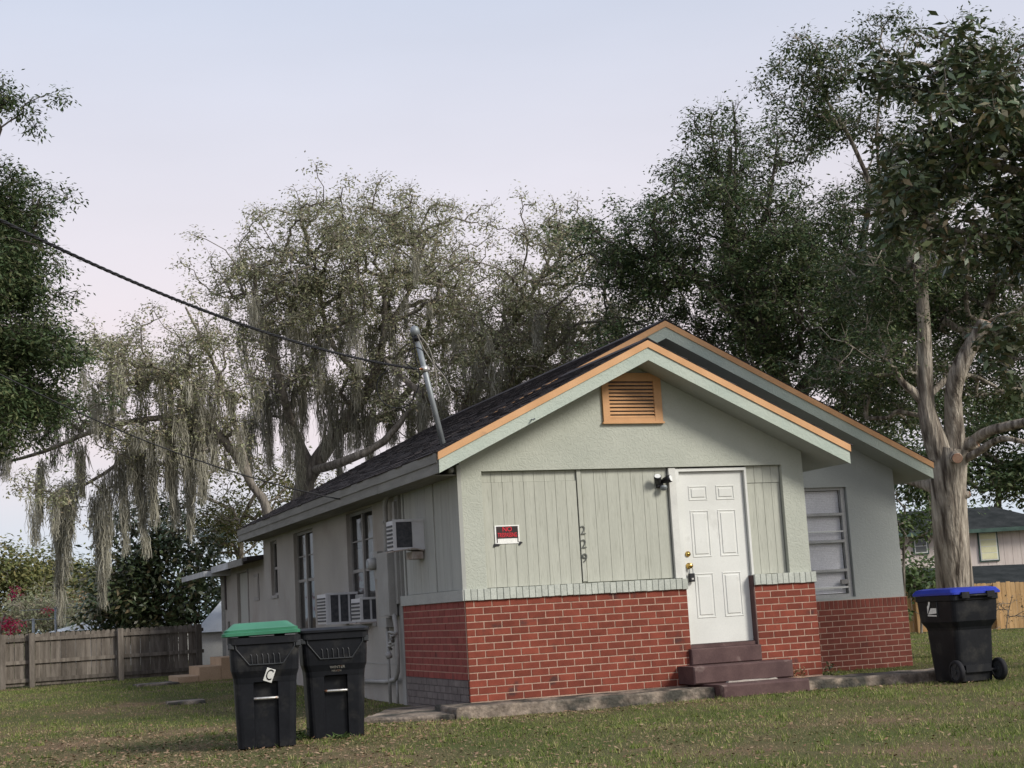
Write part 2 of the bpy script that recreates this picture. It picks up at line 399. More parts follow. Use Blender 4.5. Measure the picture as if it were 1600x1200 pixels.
def text_mesh(body, size, depth, mat, align='CENTER', narrow=1.0):
    cu = bpy.data.curves.new('lettering', 'FONT')
    cu.body = body; cu.size = size; cu.extrude = depth; cu.align_x = align; cu.align_y = 'CENTER'
    o = bpy.data.objects.new('lettering', cu); COL.objects.link(o)
    dg = bpy.context.evaluated_depsgraph_get()
    me = bpy.data.meshes.new_from_object(o.evaluated_get(dg))
    bpy.data.objects.remove(o); bpy.data.curves.remove(cu)
    # stand the text up: facing -y
    co = np.zeros(len(me.vertices) * 3); me.vertices.foreach_get('co', co); co = co.reshape(-1, 3)
    co = np.stack([co[:, 0] * narrow, -co[:, 2], co[:, 1]], 1)
    me.vertices.foreach_set('co', co.ravel().astype(np.float32)); me.update()
    me.materials.clear(); me.materials.append(MT[mat])
    return me

# ------------------------------------------------------------------ ground
def gz(x, y):
    x = np.asarray(x, float); y = np.asarray(y, float)
    t = np.clip((y - 1) / 11.0, 0, 1); s_ = t * t * (3 - 2 * t)
    z = -0.125 + 0.125 * s_ * np.clip((6.5 - x) / 3.0, 0, 1)
    z = z - 0.018 * np.clip(x - 8.0, 0, 40)
    z = z + 0.015 * np.sin(x * 1.3 + 0.5) * np.sin(y * 1.1)
    far = np.clip((np.hypot(x, y) - 60) / 100, 0, 1)
    return z * (1 - far) - 0.6 * far

def ground_material():
    m, n, l, b = _nt('lawn_soil')
    geo = n.new('ShaderNodeNewGeometry')
    no = n.new('ShaderNodeTexNoise'); no.inputs['Scale'].default_value = 0.55; no.inputs['Detail'].default_value = 8; no.inputs['Roughness'].default_value = 0.6
    l.new(geo.outputs['Position'], no.inputs['Vector'])
    rp = n.new('ShaderNodeValToRGB'); e = rp.color_ramp.elements
    e[0].position, e[0].color = 0.36, (0.075, 0.092, 0.028, 1)
    e[1].position, e[1].color = 0.66, (0.165, 0.115, 0.072, 1)
    k = e.new(0.5); k.color = (0.10, 0.095, 0.042, 1)
    l.new(no.outputs['Fac'], rp.inputs[0])
    nf = n.new('ShaderNodeTexNoise'); nf.inputs['Scale'].default_value = 45; nf.inputs['Detail'].default_value = 6
    l.new(geo.outputs['Position'], nf.inputs['Vector'])
    mr = n.new('ShaderNodeMapRange'); mr.inputs['To Min'].default_value = 0.45; mr.inputs['To Max'].default_value = 1.55
    l.new(nf.outputs['Fac'], mr.inputs[0])
    vm = n.new('ShaderNodeVectorMath'); vm.operation = 'SCALE'
    l.new(rp.outputs[0], vm.inputs[0]); l.new(mr.outputs[0], vm.inputs['Scale'])
    l.new(vm.outputs[0], b.inputs['Base Color'])
    b.inputs['Roughness'].default_value = 0.95; b.inputs['Specular IOR Level'].default_value = 0.1
    bp = n.new('ShaderNodeBump'); bp.inputs['Strength'].default_value = 0.8; bp.inputs['Distance'].default_value = 0.03
    l.new(nf.outputs['Fac'], bp.inputs['Height']); l.new(bp.outputs[0], b.inputs['Normal'])
    return m
MT['soil'] = ground_material()
ax = np.concatenate([[-900, -500, -250, -120, -70], np.arange(-45, 60.1, 1.0), [75, 100, 140, 250, 500, 900]])
gx, gy = np.meshgrid(ax, ax, indexing='ij')
gv = np.stack([gx, gy, gz(gx, gy)], -1).reshape(-1, 3)
N_ = len(ax)
ii, jj = np.meshgrid(np.arange(N_ - 1), np.arange(N_ - 1), indexing='ij')
a_ = (ii * N_ + jj).ravel()
gme = big_mesh('ground', gv, np.stack([a_, a_ + N_, a_ + N_ + 1, a_ + 1], 1), 'soil')
gme.polygons.foreach_set('use_smooth', [True] * len(gme.polygons))
structure(link('ground', gme))

# ------------------------------------------------------------------ the house
PB, CB = 0.2132, 0.0797            # brick pitch and course
D, W, WM = 2.483, 4.52, 7.575
ZB = 14 * CB                       # top of the porch brick
GAP = 0.0112
house = thing('house', 'small sage stucco house with red brick base and tan trimmed gables', 'house')

def zp(x):   # porch roof top
    return 4.02 - 0.482 * abs(x - 2.285)
def zm(x):   # main roof top
    return 4.777 - 0.4884 * abs(x - 3.79)

# --- walls
w = MB()
OX0, OX1, OZ0, OZ1 = 0.285, 4.20, 1.235, 2.565
w.box(0.02, 0.03, ZB, OX0, 0.17, OZ1).box(OX1, 0.03, ZB, W - 0.02, 0.17, OZ1)
w.prism_y([(0.02, OZ1), (W - 0.02, OZ1), (W - 0.02, zp(W) - 0.12), (2.285, zp(2.285) - 0.12), (0.02, zp(0) - 0.12)], 0.03, 0.17)
w.build('wall', 'stucco', house)
w = MB()
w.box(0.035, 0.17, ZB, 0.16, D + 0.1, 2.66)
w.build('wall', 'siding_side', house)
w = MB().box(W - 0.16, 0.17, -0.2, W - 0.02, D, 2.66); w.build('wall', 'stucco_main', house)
# main front wall with the window opening
w = MB(); RX0, RX1, RZ0, RZ1 = 5.72, 6.735, 0.90, 2.47
y0, y1 = D + 0.03, D + 0.17
ZM = 0.862
w.box(W - 0.02, y0, ZM, RX0, y1, RZ1).box(RX1, y0, ZM, WM - 0.02, y1, RZ1).box(RX0, y0, ZM, RX1, y1, RZ0)
w.prism_y([(0.02, RZ1), (WM - 0.02, RZ1), (WM - 0.02, zm(WM) - 0.12), (3.79, zm(3.79) - 0.12), (0.02, zm(0) - 0.12)], y0, y1)
w.build('wall', 'stucco_main', house)
# long left wall with its windows: (y0, y1, z0, z1)
LWIN = [(3.80, 5.24, 0.93, 2.50), (7.40, 8.82, 0.72, 2.46), (10.20, 10.76, 1.49, 2.45)]
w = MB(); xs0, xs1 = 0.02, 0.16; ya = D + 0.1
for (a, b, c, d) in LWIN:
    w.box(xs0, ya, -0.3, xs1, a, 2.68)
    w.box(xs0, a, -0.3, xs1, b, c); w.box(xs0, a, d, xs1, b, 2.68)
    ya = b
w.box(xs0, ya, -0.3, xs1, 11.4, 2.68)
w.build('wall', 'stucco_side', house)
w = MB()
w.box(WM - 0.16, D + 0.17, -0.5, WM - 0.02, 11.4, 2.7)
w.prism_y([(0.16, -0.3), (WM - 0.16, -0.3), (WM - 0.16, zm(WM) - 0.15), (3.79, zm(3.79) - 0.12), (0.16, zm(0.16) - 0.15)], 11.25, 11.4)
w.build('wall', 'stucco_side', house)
# rear addition
w = MB()
w.box(0.10, 11.4, -0.2, 0.22, 13.40, 2.20).box(0.10, 14.62, -0.2, 0.22, 16.55, 2.20).box(0.10, 13.40, 2.05, 0.22, 14.62, 2.20)
w.box(0.22, 16.42, -0.2, 4.2, 16.55, 2.2).box(4.08, 11.4, -0.2, 4.2, 16.42, 2.2)
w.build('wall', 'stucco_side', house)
MB().box(0.09, 16.1, -0.1, 0.098, 16.5, 2.2).build('corner_board', 'fascia', house)
# pilaster between porch and the long wall
MB().box(-0.005, D - 0.03, -0.3, 0.10, D + 0.12, 2.66).build('corner_board', 'panelbox', house)
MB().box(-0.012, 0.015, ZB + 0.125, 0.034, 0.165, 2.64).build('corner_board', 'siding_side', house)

# --- brick base
mort = house
front_back = MB().box(0.012, 0.004, -0.16, 13 * PB - 0.004, 0.17, ZB).build('brick_wall', 'mortar', house)
XP = 13 * PB + 0.905
pier_back = MB().box(XP + 0.002, 0.004, -0.16, W - 0.004, 0.17, ZB).build('brick_wall', 'mortar', house)
MB().box(XP - 0.012, 0.004, -0.02, XP + 0.0015, 0.17, ZB + 0.12).build('door_jamb', 'maroon', house)
main_back = MB().box(W - 0.02, D + 0.004, -0.35, WM - 0.004, D + 0.17, ZM).build('brick_wall', 'mortar', house)
side_back = MB().box(0.004, 0.012, 3.1 * CB, 0.034, D - 0.03, ZB).build('brick_wall', 'mortar', house)
side_low = MB().box(0.009, 0.012, -0.3, 0.034, D - 0.03, 3.1 * CB).build('brick_wall', 'mortar_dark', house)

_bm = {}
def brick_mesh(length, height, mat, depth=0.03):
    key = (round(length, 4), round(height, 4), mat)
    if key not in _bm:
        _bm[key] = MB().cbox(0, 0, 0, length, depth, height, 0.003).mesh('brick', mat)
    return _bm[key]

count = 0
def lay(parent, x0, x1, yface, zbase, rows, mat, half_first, limit=None):
    """running bond between x0 and x1; every brick an object"""
    global count
    for r in range(rows):
        x = x0
        first = True
        while x < x1 - 0.03:
            L = PB
            if first and ((r + half_first) % 2 == 1): L = PB / 2
            first = False
            L = min(L, x1 - x)
            if x1 - (x + L) < 0.04: L = x1 - x
            me = brick_mesh(L - GAP, CB - GAP, mat)
            o = link('brick', me, parent, (x + GAP / 2, yface + random.uniform(-0.0015, 0.0015), zbase + r * CB + GAP / 2))
            count += 1
            x += L
lay(front_back, 0.0, 13 * PB, 0.0, 0.0, 14, 'brick', 0)
lay(pier_back, XP, W, 0.0, 0.0, 14, 'brick', 0)
# main wall right: rowlock course and running courses
zrow = ZM - 1.6 * CB
nrow = 7
x = W + 0.04
k = 0
while x < WM - 0.03:
    ww = min(0.0742, WM - x)
    link('rowlock_brick', brick_mesh(ww - 0.009, 1.6 * CB - GAP, 'brick_main'), main_back, (x + 0.0045, D - 0.002, zrow + GAP / 2))
    x += ww; k += 1
rows_visible = 11
def lay_back(parent, xr, xl, yface, ztop, rows, mat, keep):
    """courses counted down from the top, starting at the right corner"""
    rest = MB()
    made = 0
    for r in range(rows):
        x = xr; first = True
        while x > xl + 0.02:
            L = PB / 2 if (first and r % 2 == 1) else PB
            first = False
            L = min(L, x - xl)
            z = ztop - (r + 1) * CB
            if made < keep:
                link('brick', brick_mesh(L - GAP, CB - GAP, mat), parent, (x - L + GAP / 2, yface + random.uniform(-0.0015, 0.0015), z + GAP / 2)); made += 1
            else:
                rest.cbox(x - L + GAP / 2, yface, z + GAP / 2, x - GAP / 2, yface + 0.03, z + CB - GAP / 2, 0.003)
            x -= L
    if rest.v: stuff(rest.build('lower_bricks', mat, parent))
lay_back(main_back, WM, 6.05, D, zrow, 13, 'brick_main', max(0, 300 - count))
# porch side: bricks too slanted to pick apart, joined
sb, sg = MB(), MB()
for r in range(-2, 14):
    y = 0.0; first = True
    while y < D - 0.06:
        L = PB / 2 if (first and r % 2 == 0) else PB
        first = False
        L = min(L, D - 0.035 - y)
        tgt = sb if r >= 3 else sg
        if L > 0.03:
            z = r * CB
            j = random.uniform(-0.001, 0.001)
            tgt.box(j, y + GAP / 2 + (0.031 if y == 0.0 else 0), z + GAP / 2, 0.03, y + L - GAP / 2, z + CB - GAP / 2)
        y += L
stuff(sb.build('side_bricks', 'brick_side', side_back))
stuff(sg.build('painted_side_bricks', 'brick_grey', side_low))
# painted sill of bricks on edge
sill = MB().box(0.0, -0.018, ZB + 0.003, 13 * PB + 0.0, 0.17, ZB + 0.119).build('window_sill', 'sillbrick', house)
sill2 = MB().box(XP + 0.003, -0.018, ZB + 0.003, W, 0.17, ZB + 0.119).build('window_sill', 'sillbrick', house)
for x0_, x1_, par in ((-0.012, 13 * PB + 0.004, sill), (XP - 0.004, W + 0.012, sill2)):
    n_ = int(round((x1_ - x0_) / 0.0765)); st = (x1_ - x0_) / n_
    for i in range(n_):
        me = brick_mesh(st - 0.006, 0.125, 'sillbrick', 0.05)
        link('sill_brick', me, par, (x0_ + i * st + 0.003, -0.030 + random.uniform(-.003, .003), ZB + random.uniform(-0.004, 0.003)))
MB().box(-0.028, -0.02, ZB + 0.001, 0.036, D - 0.03, ZB + 0.124).build('window_sill', 'band', house)

# --- porch front infill: grooved siding panels
def siding(x0, x1, z0, z1, yf, pitch=0.10, gw=0.005, gd=0.005, thick=0.03, along='x', bow=0.0):
    m = MB()
    n = max(1, int(round((x1 - x0) / pitch))); st = (x1 - x0) / n
    prof = []
    for i in range(n):
        a, b = x0 + i * st, x0 + (i + 1) * st
        prof += [(a, yf), (b - gw, yf), (b - gw, yf + gd), (b, yf + gd)]
    prof.append((x1, yf))
    prof = prof + [(x1, yf + thick), (x0, yf + thick)]
    if along == 'x':
        m.prism_z(prof, z0, z1)
    else:
        m.prism_z([(q, p) for p, q in prof][::-1], z0, z1)
    return m
back = MB().box(OX0, 0.12, OZ0, 2.66, 0.16, OZ1).box(3.72, 0.12, OZ0, OX1, 0.16, OZ1); back.build('wall', 'siding', house)
siding(OX0 + 0.005, 1.475, 2.44, OZ1 - 0.004, 0.092, 0.132).build('siding_panel', 'siding', house)
siding(OX0 + 0.003, 1.470, OZ0 + 0.012, 2.437, 0.078, 0.134).build('siding_panel', 'siding', house)
siding(1.545, 2.655, OZ0 + 0.02, OZ1 - 0.004, 0.088, 0.150, 0.005).build('siding_panel', 'siding', house)
siding(3.725, OX1 - 0.004, 2.355, OZ1 - 0.004, 0.083, 0.105).build('siding_panel', 'siding', house)
siding(3.725, OX1 - 0.006, OZ0 + 0.012, 2.35, 0.092, 0.108).build('siding_panel', 'siding', house)
MB().box(1.478, 0.066, OZ0 + 0.03, 1.530, 0.12, OZ1 - 0.003).build('batten', 'siding', house)
# porch side siding with battens
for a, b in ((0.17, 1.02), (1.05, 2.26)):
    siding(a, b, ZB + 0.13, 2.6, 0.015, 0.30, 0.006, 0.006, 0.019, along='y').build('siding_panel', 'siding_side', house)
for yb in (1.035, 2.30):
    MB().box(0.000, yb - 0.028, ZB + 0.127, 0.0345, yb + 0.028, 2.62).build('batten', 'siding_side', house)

# --- front door
ZD, HD = 0.462, 2.045
XD0, XD1 = 2.806, 3.690
fr = MB()
fr.box(2.664, 0.045, OZ0 + 0.012, 2.752, 0.14, OZ1 - 0.012)
fr.build('door_casing', 'white_old', house)
fr = MB()
fr.box(2.756, 0.060, ZD - 0.02, XD0 - 0.004, 0.165, OZ1 - 0.018).box(XD1 + 0.004, 0.060, ZD - 0.02, XD1 + 0.032, 0.165, OZ1 - 0.018)
fr.box(XD0 - 0.0035, 0.060, ZD + HD + 0.004, XD1 + 0.0035, 0.165, OZ1 - 0.018)
fr.build('door_frame', 'white', house)
MB().box(XD0 - 0.03, 0.035, ZD - 0.045, XD1 + 0.03, 0.17, ZD - 0.003).build('threshold', 'maroon', house)
door = MB().cbox(XD0, 0.105, ZD, XD1, 0.148, ZD + HD, 0.004).build('door', 'white', house)
wd = XD1 - XD0
for cx in (0.29, 0.71):
    for (za, zb) in ((0.125, 0.385), (0.50, 1.115), (1.60, 1.80)):
        px0, px1 = XD0 + wd * cx - 0.125, XD0 + wd * cx + 0.125
        z0_, z1_ = ZD + za * 1.0, ZD + zb * 1.0
        if za < 0.2: z0_, z1_ = ZD + 0.30, ZD + 0.83
        elif za < 0.6: z0_, z1_ = ZD + 1.02, ZD + 1.58
        else: z0_, z1_ = ZD + 1.70, ZD + 1.875
        p_ = MB()
        # moulding ring and raised field
        for (ins, yy) in ((0.0, 0.0985),):
            t = 0.016
            p_.cbox(px0, yy, z0_, px1, 0.106, z0_ + t, .004).cbox(px0, yy, z1_ - t, px1, 0.106, z1_, .004)
            p_.cbox(px0, yy, z0_ + t + .0005, px0 + t, 0.106, z1_ - t - .0005, .004).cbox(px1 - t, yy, z0_ + t + .0005, px1, 0.106, z1_ - t - .0005, .004)
        p_.cbox(px0 + 0.034, 0.0965, z0_ + 0.034, px1 - 0.034, 0.106, z1_ - 0.034, 0.008)
        p_.build('door_panel', 'white', door)
def knob(z, r, name):
    m = MB(); cx_ = XD0 + 0.062
    ring = lambda rad, y: [(cx_ + rad * math.cos(t), y, z + rad * math.sin(t)) for t in np.linspace(0, 2 * math.pi, 14, endpoint=False)]
    m.loft([ring(r * 1.15, 0.105), ring(r * 1.15, 0.097), ring(r * 0.5, 0.094), ring(r * 0.5, 0.075), ring(r * 0.95, 0.062), ring(r, 0.048), ring(r * 0.8, 0.038)])
    m.build(name, 'brass', door, True)
knob(1.385, 0.032, 'door_knob'); 
m = MB(); ring = lambda rad, y: [(XD0 + 0.062 + rad * math.cos(t), y, 1.527 + rad * math.sin(t)) for t in np.linspace(0, 2 * math.pi, 14, endpoint=False)]
m.loft([ring(0.034, 0.105), ring(0.032, 0.088), ring(0.02, 0.085), ring(0.018, 0.078)]); m.build('deadbolt', 'brass', door, True)
kb = thing('lock_box', 'small black key lock box hanging from the brass door knob', 'lock box', (XD0 + 0.07, 0.06, 1.255))
MB().cbox(-0.035, -0.02, -0.06, 0.035, 0.02, 0.04, 0.008).build('case', 'black', kb)
MB().tube([(-0.022, 0, 0.035), (-0.022, 0, 0.085), (-0.012, 0, 0.105), (0.0, 0, 0.110), (0.012, 0, 0.105), (0.022, 0, 0.085), (0.022, 0, 0.035)], 0.005, 6).build('shackle', 'steel', kb)
MB().box(-0.012, -0.0225, -0.035, 0.014, -0.0205, -0.015).build('dial', 'zinc', kb)

# --- gable vent
VX0, VX1, VZ0, VZ1 = 1.845, 2.620, 3.112, 3.70
vent = MB()
vent.box(VX0, -0.002, VZ0, VX0 + 0.085, 0.045, VZ1 - 0.002).box(VX1 - 0.10, -0.002, VZ0, VX1, 0.045, VZ1 - 0.002)
vent.box(VX0 + 0.0853, 0.0, VZ1 - 0.10, VX1 - 0.1003, 0.045, VZ1).box(VX0 + 0.0853, 0.0, VZ0, VX1 - 0.1003, 0.045, VZ0 + 0.045)
vent.box(VX0 - 0.015, -0.014, VZ0 - 0.022, VX1 + 0.015, 0.045, VZ0 - 0.001)
vo = vent.build('gable_vent', 'tan', house)
MB().box(VX0 + 0.08, 0.0255, VZ0 + 0.04, VX1 - 0.09, 0.029, VZ1 - 0.09).build('vent_backing', 'mortar_dark', vo)
ns = 10
sh_ = (VZ1 - 0.102 - (VZ0 + 0.047)) / ns
for i in range(ns):
    z = VZ0 + 0.047 + i * sh_
    s_ = MB()
    xa, xb = VX0 + 0.086, VX1 - 0.101
    s_.add([(xa, 0.003, z), (xb, 0.003, z), (xb, 0.020, z + sh_ * 0.58), (xa, 0.020, z + sh_ * 0.58), (xa, 0.003, z + 0.012), (xb, 0.003, z + 0.012), (xb, 0.0195, z + sh_ * 0.66), (xa, 0.0195, z + sh_ * 0.66)],
           [(3, 2, 1, 0), (4, 5, 6, 7), (0, 1, 5, 4), (1, 2, 6, 5), (2, 3, 7, 6), (3, 0, 4, 7)])
    s_.build('slat', 'tan', vo)

# --- roofs
def chevron(cx, xl, xr, zf, t0, t1):
    return [(xl, zf(xl) - t0), (cx, zf(cx) - t0), (xr, zf(xr) - t0), (xr, zf(xr) - t1), (cx, zf(cx) - t1), (xl, zf(xl) - t1)]
def half(cx, xe, zf, t0, t1):
    return [(xe, zf(xe) - t0), (cx, zf(cx) - t0), (cx, zf(cx) - t1), (xe, zf(xe) - t1)]
def roof(cx, xl, xr, zf, yf, yb, tan_h, board_h, soffit):
    pr = MB()
    pr.prism_y(chevron(cx, xl + 0.012, xr - 0.012, zf, 0.012, tan_h + board_h - 0.006), yf + 0.014, yb)
    ro = pr.build('roof', soffit, house)
    for xe in (xl, xr):
        ex = xe
        b = MB().prism_y(half(cx, ex, zf, tan_h, tan_h + board_h), yf, yf + 0.0135)
        b.build('rake_board', 'rake', ro)
        b = MB().prism_y(half(cx, ex - 0.012 * (1 if xe < cx else -1), zf, 0.0, tan_h - 0.001), yf - 0.016, yf + 0.0135)
        b.build('rake_trim', 'tan', ro)
    return ro
YPF, YMF, YME = -0.40, 2.06, 11.80
porch_roof = roof(2.285, -0.35, 4.92, zp, YPF, D + 0.10, 0.085, 0.150, 'stucco_main')
main_roof = roof(3.79, -0.35, 7.93, zm, YMF, YME, 0.085, 0.155, 'stucco_main')

def shingles(cx, xe, zf, yf, yb, parent):
    """courses of overlapping tabs"""
    sgn = 1 if cx > xe else -1
    run = abs(cx - xe); rise = zf(cx) - zf(xe); L = math.hypot(run, rise)
    du = np.array([sgn * run / L, rise / L]); dn = np.array([-sgn * rise / L, run / L])
    m = MB(); exp_ = 0.142; n = int(math.ceil(L / exp_))
    e0 = np.array([xe, zf(xe)])
    for i in range(n):
        a = i * exp_ - 0.015; b = min(a + exp_ * 1.35, L)
        y = yf - random.uniform(0, 0.3)
        while y < yb:
            ye = min(y + 0.30, yb); ys = max(y, yf)
            if ye - ys > 0.02:
                lift = 0.016 + random.uniform(0, 0.006)
                jag = random.uniform(-0.008, 0.008)
                p0 = e0 + du * (a + jag) + dn * 0.003; p1 = e0 + du * b + dn * 0.002
                q0 = e0 + du * (a + jag) + dn * lift; q1 = e0 + du * b + dn * 0.006
                y_0, y_1 = ys + 0.003, ye - 0.003
                vs = [(p0[0], y_0, p0[1]), (p1[0], y_0, p1[1]), (p1[0], y_1, p1[1]), (p0[0], y_1, p0[1]), (q0[0], y_0, q0[1]), (q1[0], y_0, q1[1]), (q1[0], y_1, q1[1]), (q0[0], y_1, q0[1])]
                m.add(vs, [(3, 2, 1, 0), (4, 5, 6, 7), (0, 1, 5, 4), (1, 2, 6, 5), (2, 3, 7, 6), (3, 0, 4, 7)])
            y += 0.30
    stuff(m.build('shingles', 'shingle', parent))
shingles(2.285, -0.37, zp, YPF - 0.02, 2.2, porch_roof); shingles(2.285, 4.94, zp, YPF - 0.02, D + 0.1, porch_roof)
shingles(3.79, -0.37, zm, YMF - 0.02, YME + 0.02, main_roof); shingles(3.79, 7.95, zm, YMF - 0.02, YME + 0.02, main_roof)
MB().prism_y([(3.65, zm(3.65) + 0.016), (3.79, zm(3.79) + 0.02), (3.93, zm(3.93) + 0.016), (3.93, zm(3.93) + 0.024), (3.79, zm(3.79) + 0.034), (3.65, zm(3.65) + 0.024)], YMF - 0.02, YME).build('ridge_cap', 'shingle', main_roof)
MB().prism_y([(2.15, zp(2.15) + 0.016), (2.285, zp(2.285) + 0.02), (2.42, zp(2.42) + 0.016), (2.42, zp(2.42) + 0.024), (2.285, zp(2.285) + 0.034), (2.15, zp(2.15) + 0.024)], YPF - 0.02, D).build('ridge_cap', 'shingle', porch_roof)
# left eave: weathered fascia boards in lengths, two tiers
yy = YPF + 0.02
for ye in (2.10, 4.9, 8.6, YME):
    zf = zp if yy < 2 else zm
    MB().box(-0.378, yy + 0.003, zf(-0.35) - 0.118, -0.348, ye - 0.003, zf(-0.35) - 0.012).build('fascia', 'fascia', house)
    MB().box(-0.364, yy + 0.002, zf(-0.35) - 0.235, -0.344, ye - 0.006, zf(-0.35) - 0.117).build('fascia', 'fascia', house)
    yy = ye
MB().box(-0.344, 0.04, 2.525, 0.03, YME - 0.02, 2.537).build('soffit', 'fascia', house)
MB().box(7.92, YMF + 0.02, zm(7.93) - 0.235, 7.945, YME, zm(7.93) - 0.01).build('fascia', 'rake', house)
# little hook on the rake
MB().tube([(0.77, YPF - 0.002, 3.095), (0.77, YPF - 0.05, 3.085), (0.79, YPF - 0.06, 3.10)], 0.009, 6).build('hook', 'steel', house)
# rear addition roof with faded fascia
rr = MB()
rr.prism_y([(-0.28, 2.235), (4.4, 2.62), (4.4, 2.55), (-0.28, 2.165)], 11.42, 15.3)
rr_o = rr.build('rear_roof', 'shingle', house)
MB().prism_y([(-0.42, 2.16), (1.6, 2.33), (1.6, 2.27), (-0.42, 2.10)], 15.32, 18.5).build('canopy', 'shingle', rr_o)
MB().box(-0.305, 11.82, 2.10, -0.281, 13.3, 2.225).build('fascia', 'fascia', rr_o)
MB().box(-0.305, 13.303, 2.10, -0.281, 15.3, 2.225).build('fascia', 'fascia_white', rr_o)
MB().box(-0.445, 15.33, 2.04, -0.421, 18.5, 2.15).build('fascia', 'fascia_white', rr_o)
MB().box(-0.42, 15.315, 2.04, 0.1, 15.33, 2.15).build('fascia', 'fascia_white', rr_o)
MB().box(0.06, 15.55, 0.35, 0.096, 15.63, 1.1).build('trim_strip', 'fascia', house)
MB().box(0.07, 15.86, 1.35, 0.096, 15.93, 2.1).build('trim_strip', 'mortar_dark', house)
rd = MB().box(0.16, 13.42, 0.36, 0.20, 14.60, 2.04).build('rear_door', 'siding_side', house)
MB().box(0.085, 13.36, 0.33, 0.125, 13.44, 2.09).build('door_casing', 'winframe_side', house)
MB().box(0.085, 12.30, 1.45, 0.099, 12.80, 1.95).build('wall_vent', 'winframe_side', house)
MB().box(0.078, 12.36, 1.52, 0.0845, 12.74, 1.89).build('wall_vent', 'stucco_side', house)

# --- windows
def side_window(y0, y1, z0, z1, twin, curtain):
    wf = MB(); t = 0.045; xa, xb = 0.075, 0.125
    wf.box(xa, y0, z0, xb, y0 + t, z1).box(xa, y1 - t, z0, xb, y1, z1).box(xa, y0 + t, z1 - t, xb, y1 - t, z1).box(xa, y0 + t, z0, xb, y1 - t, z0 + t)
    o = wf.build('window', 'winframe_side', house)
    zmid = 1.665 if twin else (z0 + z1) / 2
    cols = [(y0 + t, (y0 + y1) / 2 - 0.03), ((y0 + y1) / 2 + 0.03, y1 - t)] if twin else [(y0 + t, y1 - t)]
    if twin: MB().box(xa - 0.012, (y0 + y1) / 2 - 0.0295, z0 + t, xb, (y0 + y1) / 2 + 0.0295, z1 - t).build('mullion', 'winframe_side', o)
    for a, b in cols:
        MB().box(xa + 0.004, a, zmid - 0.025, xb, b, zmid + 0.022).build('meeting_rail', 'winframe_side', o)
        for c, d in ((z0 + t, zmid - 0.025), (zmid + 0.022, z1 - t)):
            MB().box(0.098, a, c, 0.102, b, d).build('pane', 'glass_dark', o)
    if twin:
        zz = zmid + 0.5 * (z1 - zmid)
        for a, b in cols: MB().box(0.088, a, zz - 0.008, 0.0975, b, zz + 0.008).build('muntin', 'winframe_side', o)
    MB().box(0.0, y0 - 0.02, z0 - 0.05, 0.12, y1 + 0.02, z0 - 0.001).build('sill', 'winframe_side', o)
    MB().box(0.40, y0 - 0.2, z0 - 0.3, 0.42, y1 + 0.2, z1 + 0.2).build('room_wall', 'room', o)
    if curtain:
        for (ca, cb, c0, c1) in curtain:
            m = MB(); n = 14; prof = [(ca + (cb - ca) * i / n, 0.155 + 0.018 * math.sin(i * 2.1)) for i in range(n + 1)]
            vs = [(q, p_, c0) for p_, q in prof] + [(q, p_, c1) for p_, q in prof]
            m.add(vs, [(i, i + 1, i + n + 2, i + n + 1) for i in range(n)])
            m.build('curtain', 'curtain', o, True)
    return o
side_window(*LWIN[0], True, [(4.55, 5.18, 0.98, 1.98), (3.86, 4.30, 0.98, 2.05), (4.3, 4.48, 0.98, 1.9)])
side_window(*LWIN[1], True, [(8.15, 8.75, 0.8, 2.40), (7.46, 7.95, 0.8, 2.3)])
side_window(*LWIN[2], False, None)
# window on the right with four awning lights and a blind
wf = MB(); t = 0.05; ya, yb = D + 0.075, D + 0.13
wf.box(RX0, ya, RZ0, RX0 + t, yb, RZ1).box(RX1 - 0.075, ya, RZ0, RX1 - 0.012, yb, RZ1).box(RX0 + t, ya, RZ1 - 0.04, RX1 - 0.075, yb, RZ1).box(RX0 + t, ya, RZ0, RX1 - 0.075, yb, RZ0 + 0.05)
rw = wf.build('window', 'winframe', house)
zs_ = [RZ0 + 0.05, 1.285, 1.70, 2.085, RZ1 - 0.04]
for i in range(4):
    z0_, z1_ = zs_[i], zs_[i + 1]
    MB().box(RX0 + t, ya + 0.012, z0_ + (0.02 if i else 0.0), RX1 - 0.0755, ya + 0.017, z1_ - 0.02).build('pane', 'glass', rw)
    if i: MB().box(RX0 + t, ya - 0.004, z0_ - 0.021, RX1 - 0.0755, yb, z0_ + 0.018).build('glazing_bar', 'winframe', rw)
MB().box(RX0 + t, ya + 0.002, RZ0 + 0.13, RX1 - 0.0755, ya + 0.0118, RZ0 + 0.155).build('glazing_bar', 'white', rw)
MB().box(RX0 + t, ya + 0.002, 1.83, RX1 - 0.0755, ya + 0.0118, 1.848).build('glazing_bar', 'white', rw)
bl = MB(); z = RZ0 + 0.06
while z < RZ1 - 0.05:
    bl.add([(RX0 + t, D + 0.140, z), (RX1 - 0.08, D + 0.140, z), (RX1 - 0.08, D + 0.147, z + 0.0235), (RX0 + t, D + 0.147, z + 0.0235)], [(0, 1, 2, 3)]); z += 0.024
stuff(bl.build('blind', 'blind', rw))
MB().box(RX0 - 0.05, D + 0.20, RZ0 - 0.1, RX1 + 0.05, D + 0.22, RZ1 + 0.1).build('room_wall', 'room', rw)
MB().cbox(RX1 - 0.20, ya - 0.02, 1.085, RX1 - 0.076, ya + 0.0115, 1.15, 0.004).build('window_crank', 'winframe_side', rw)

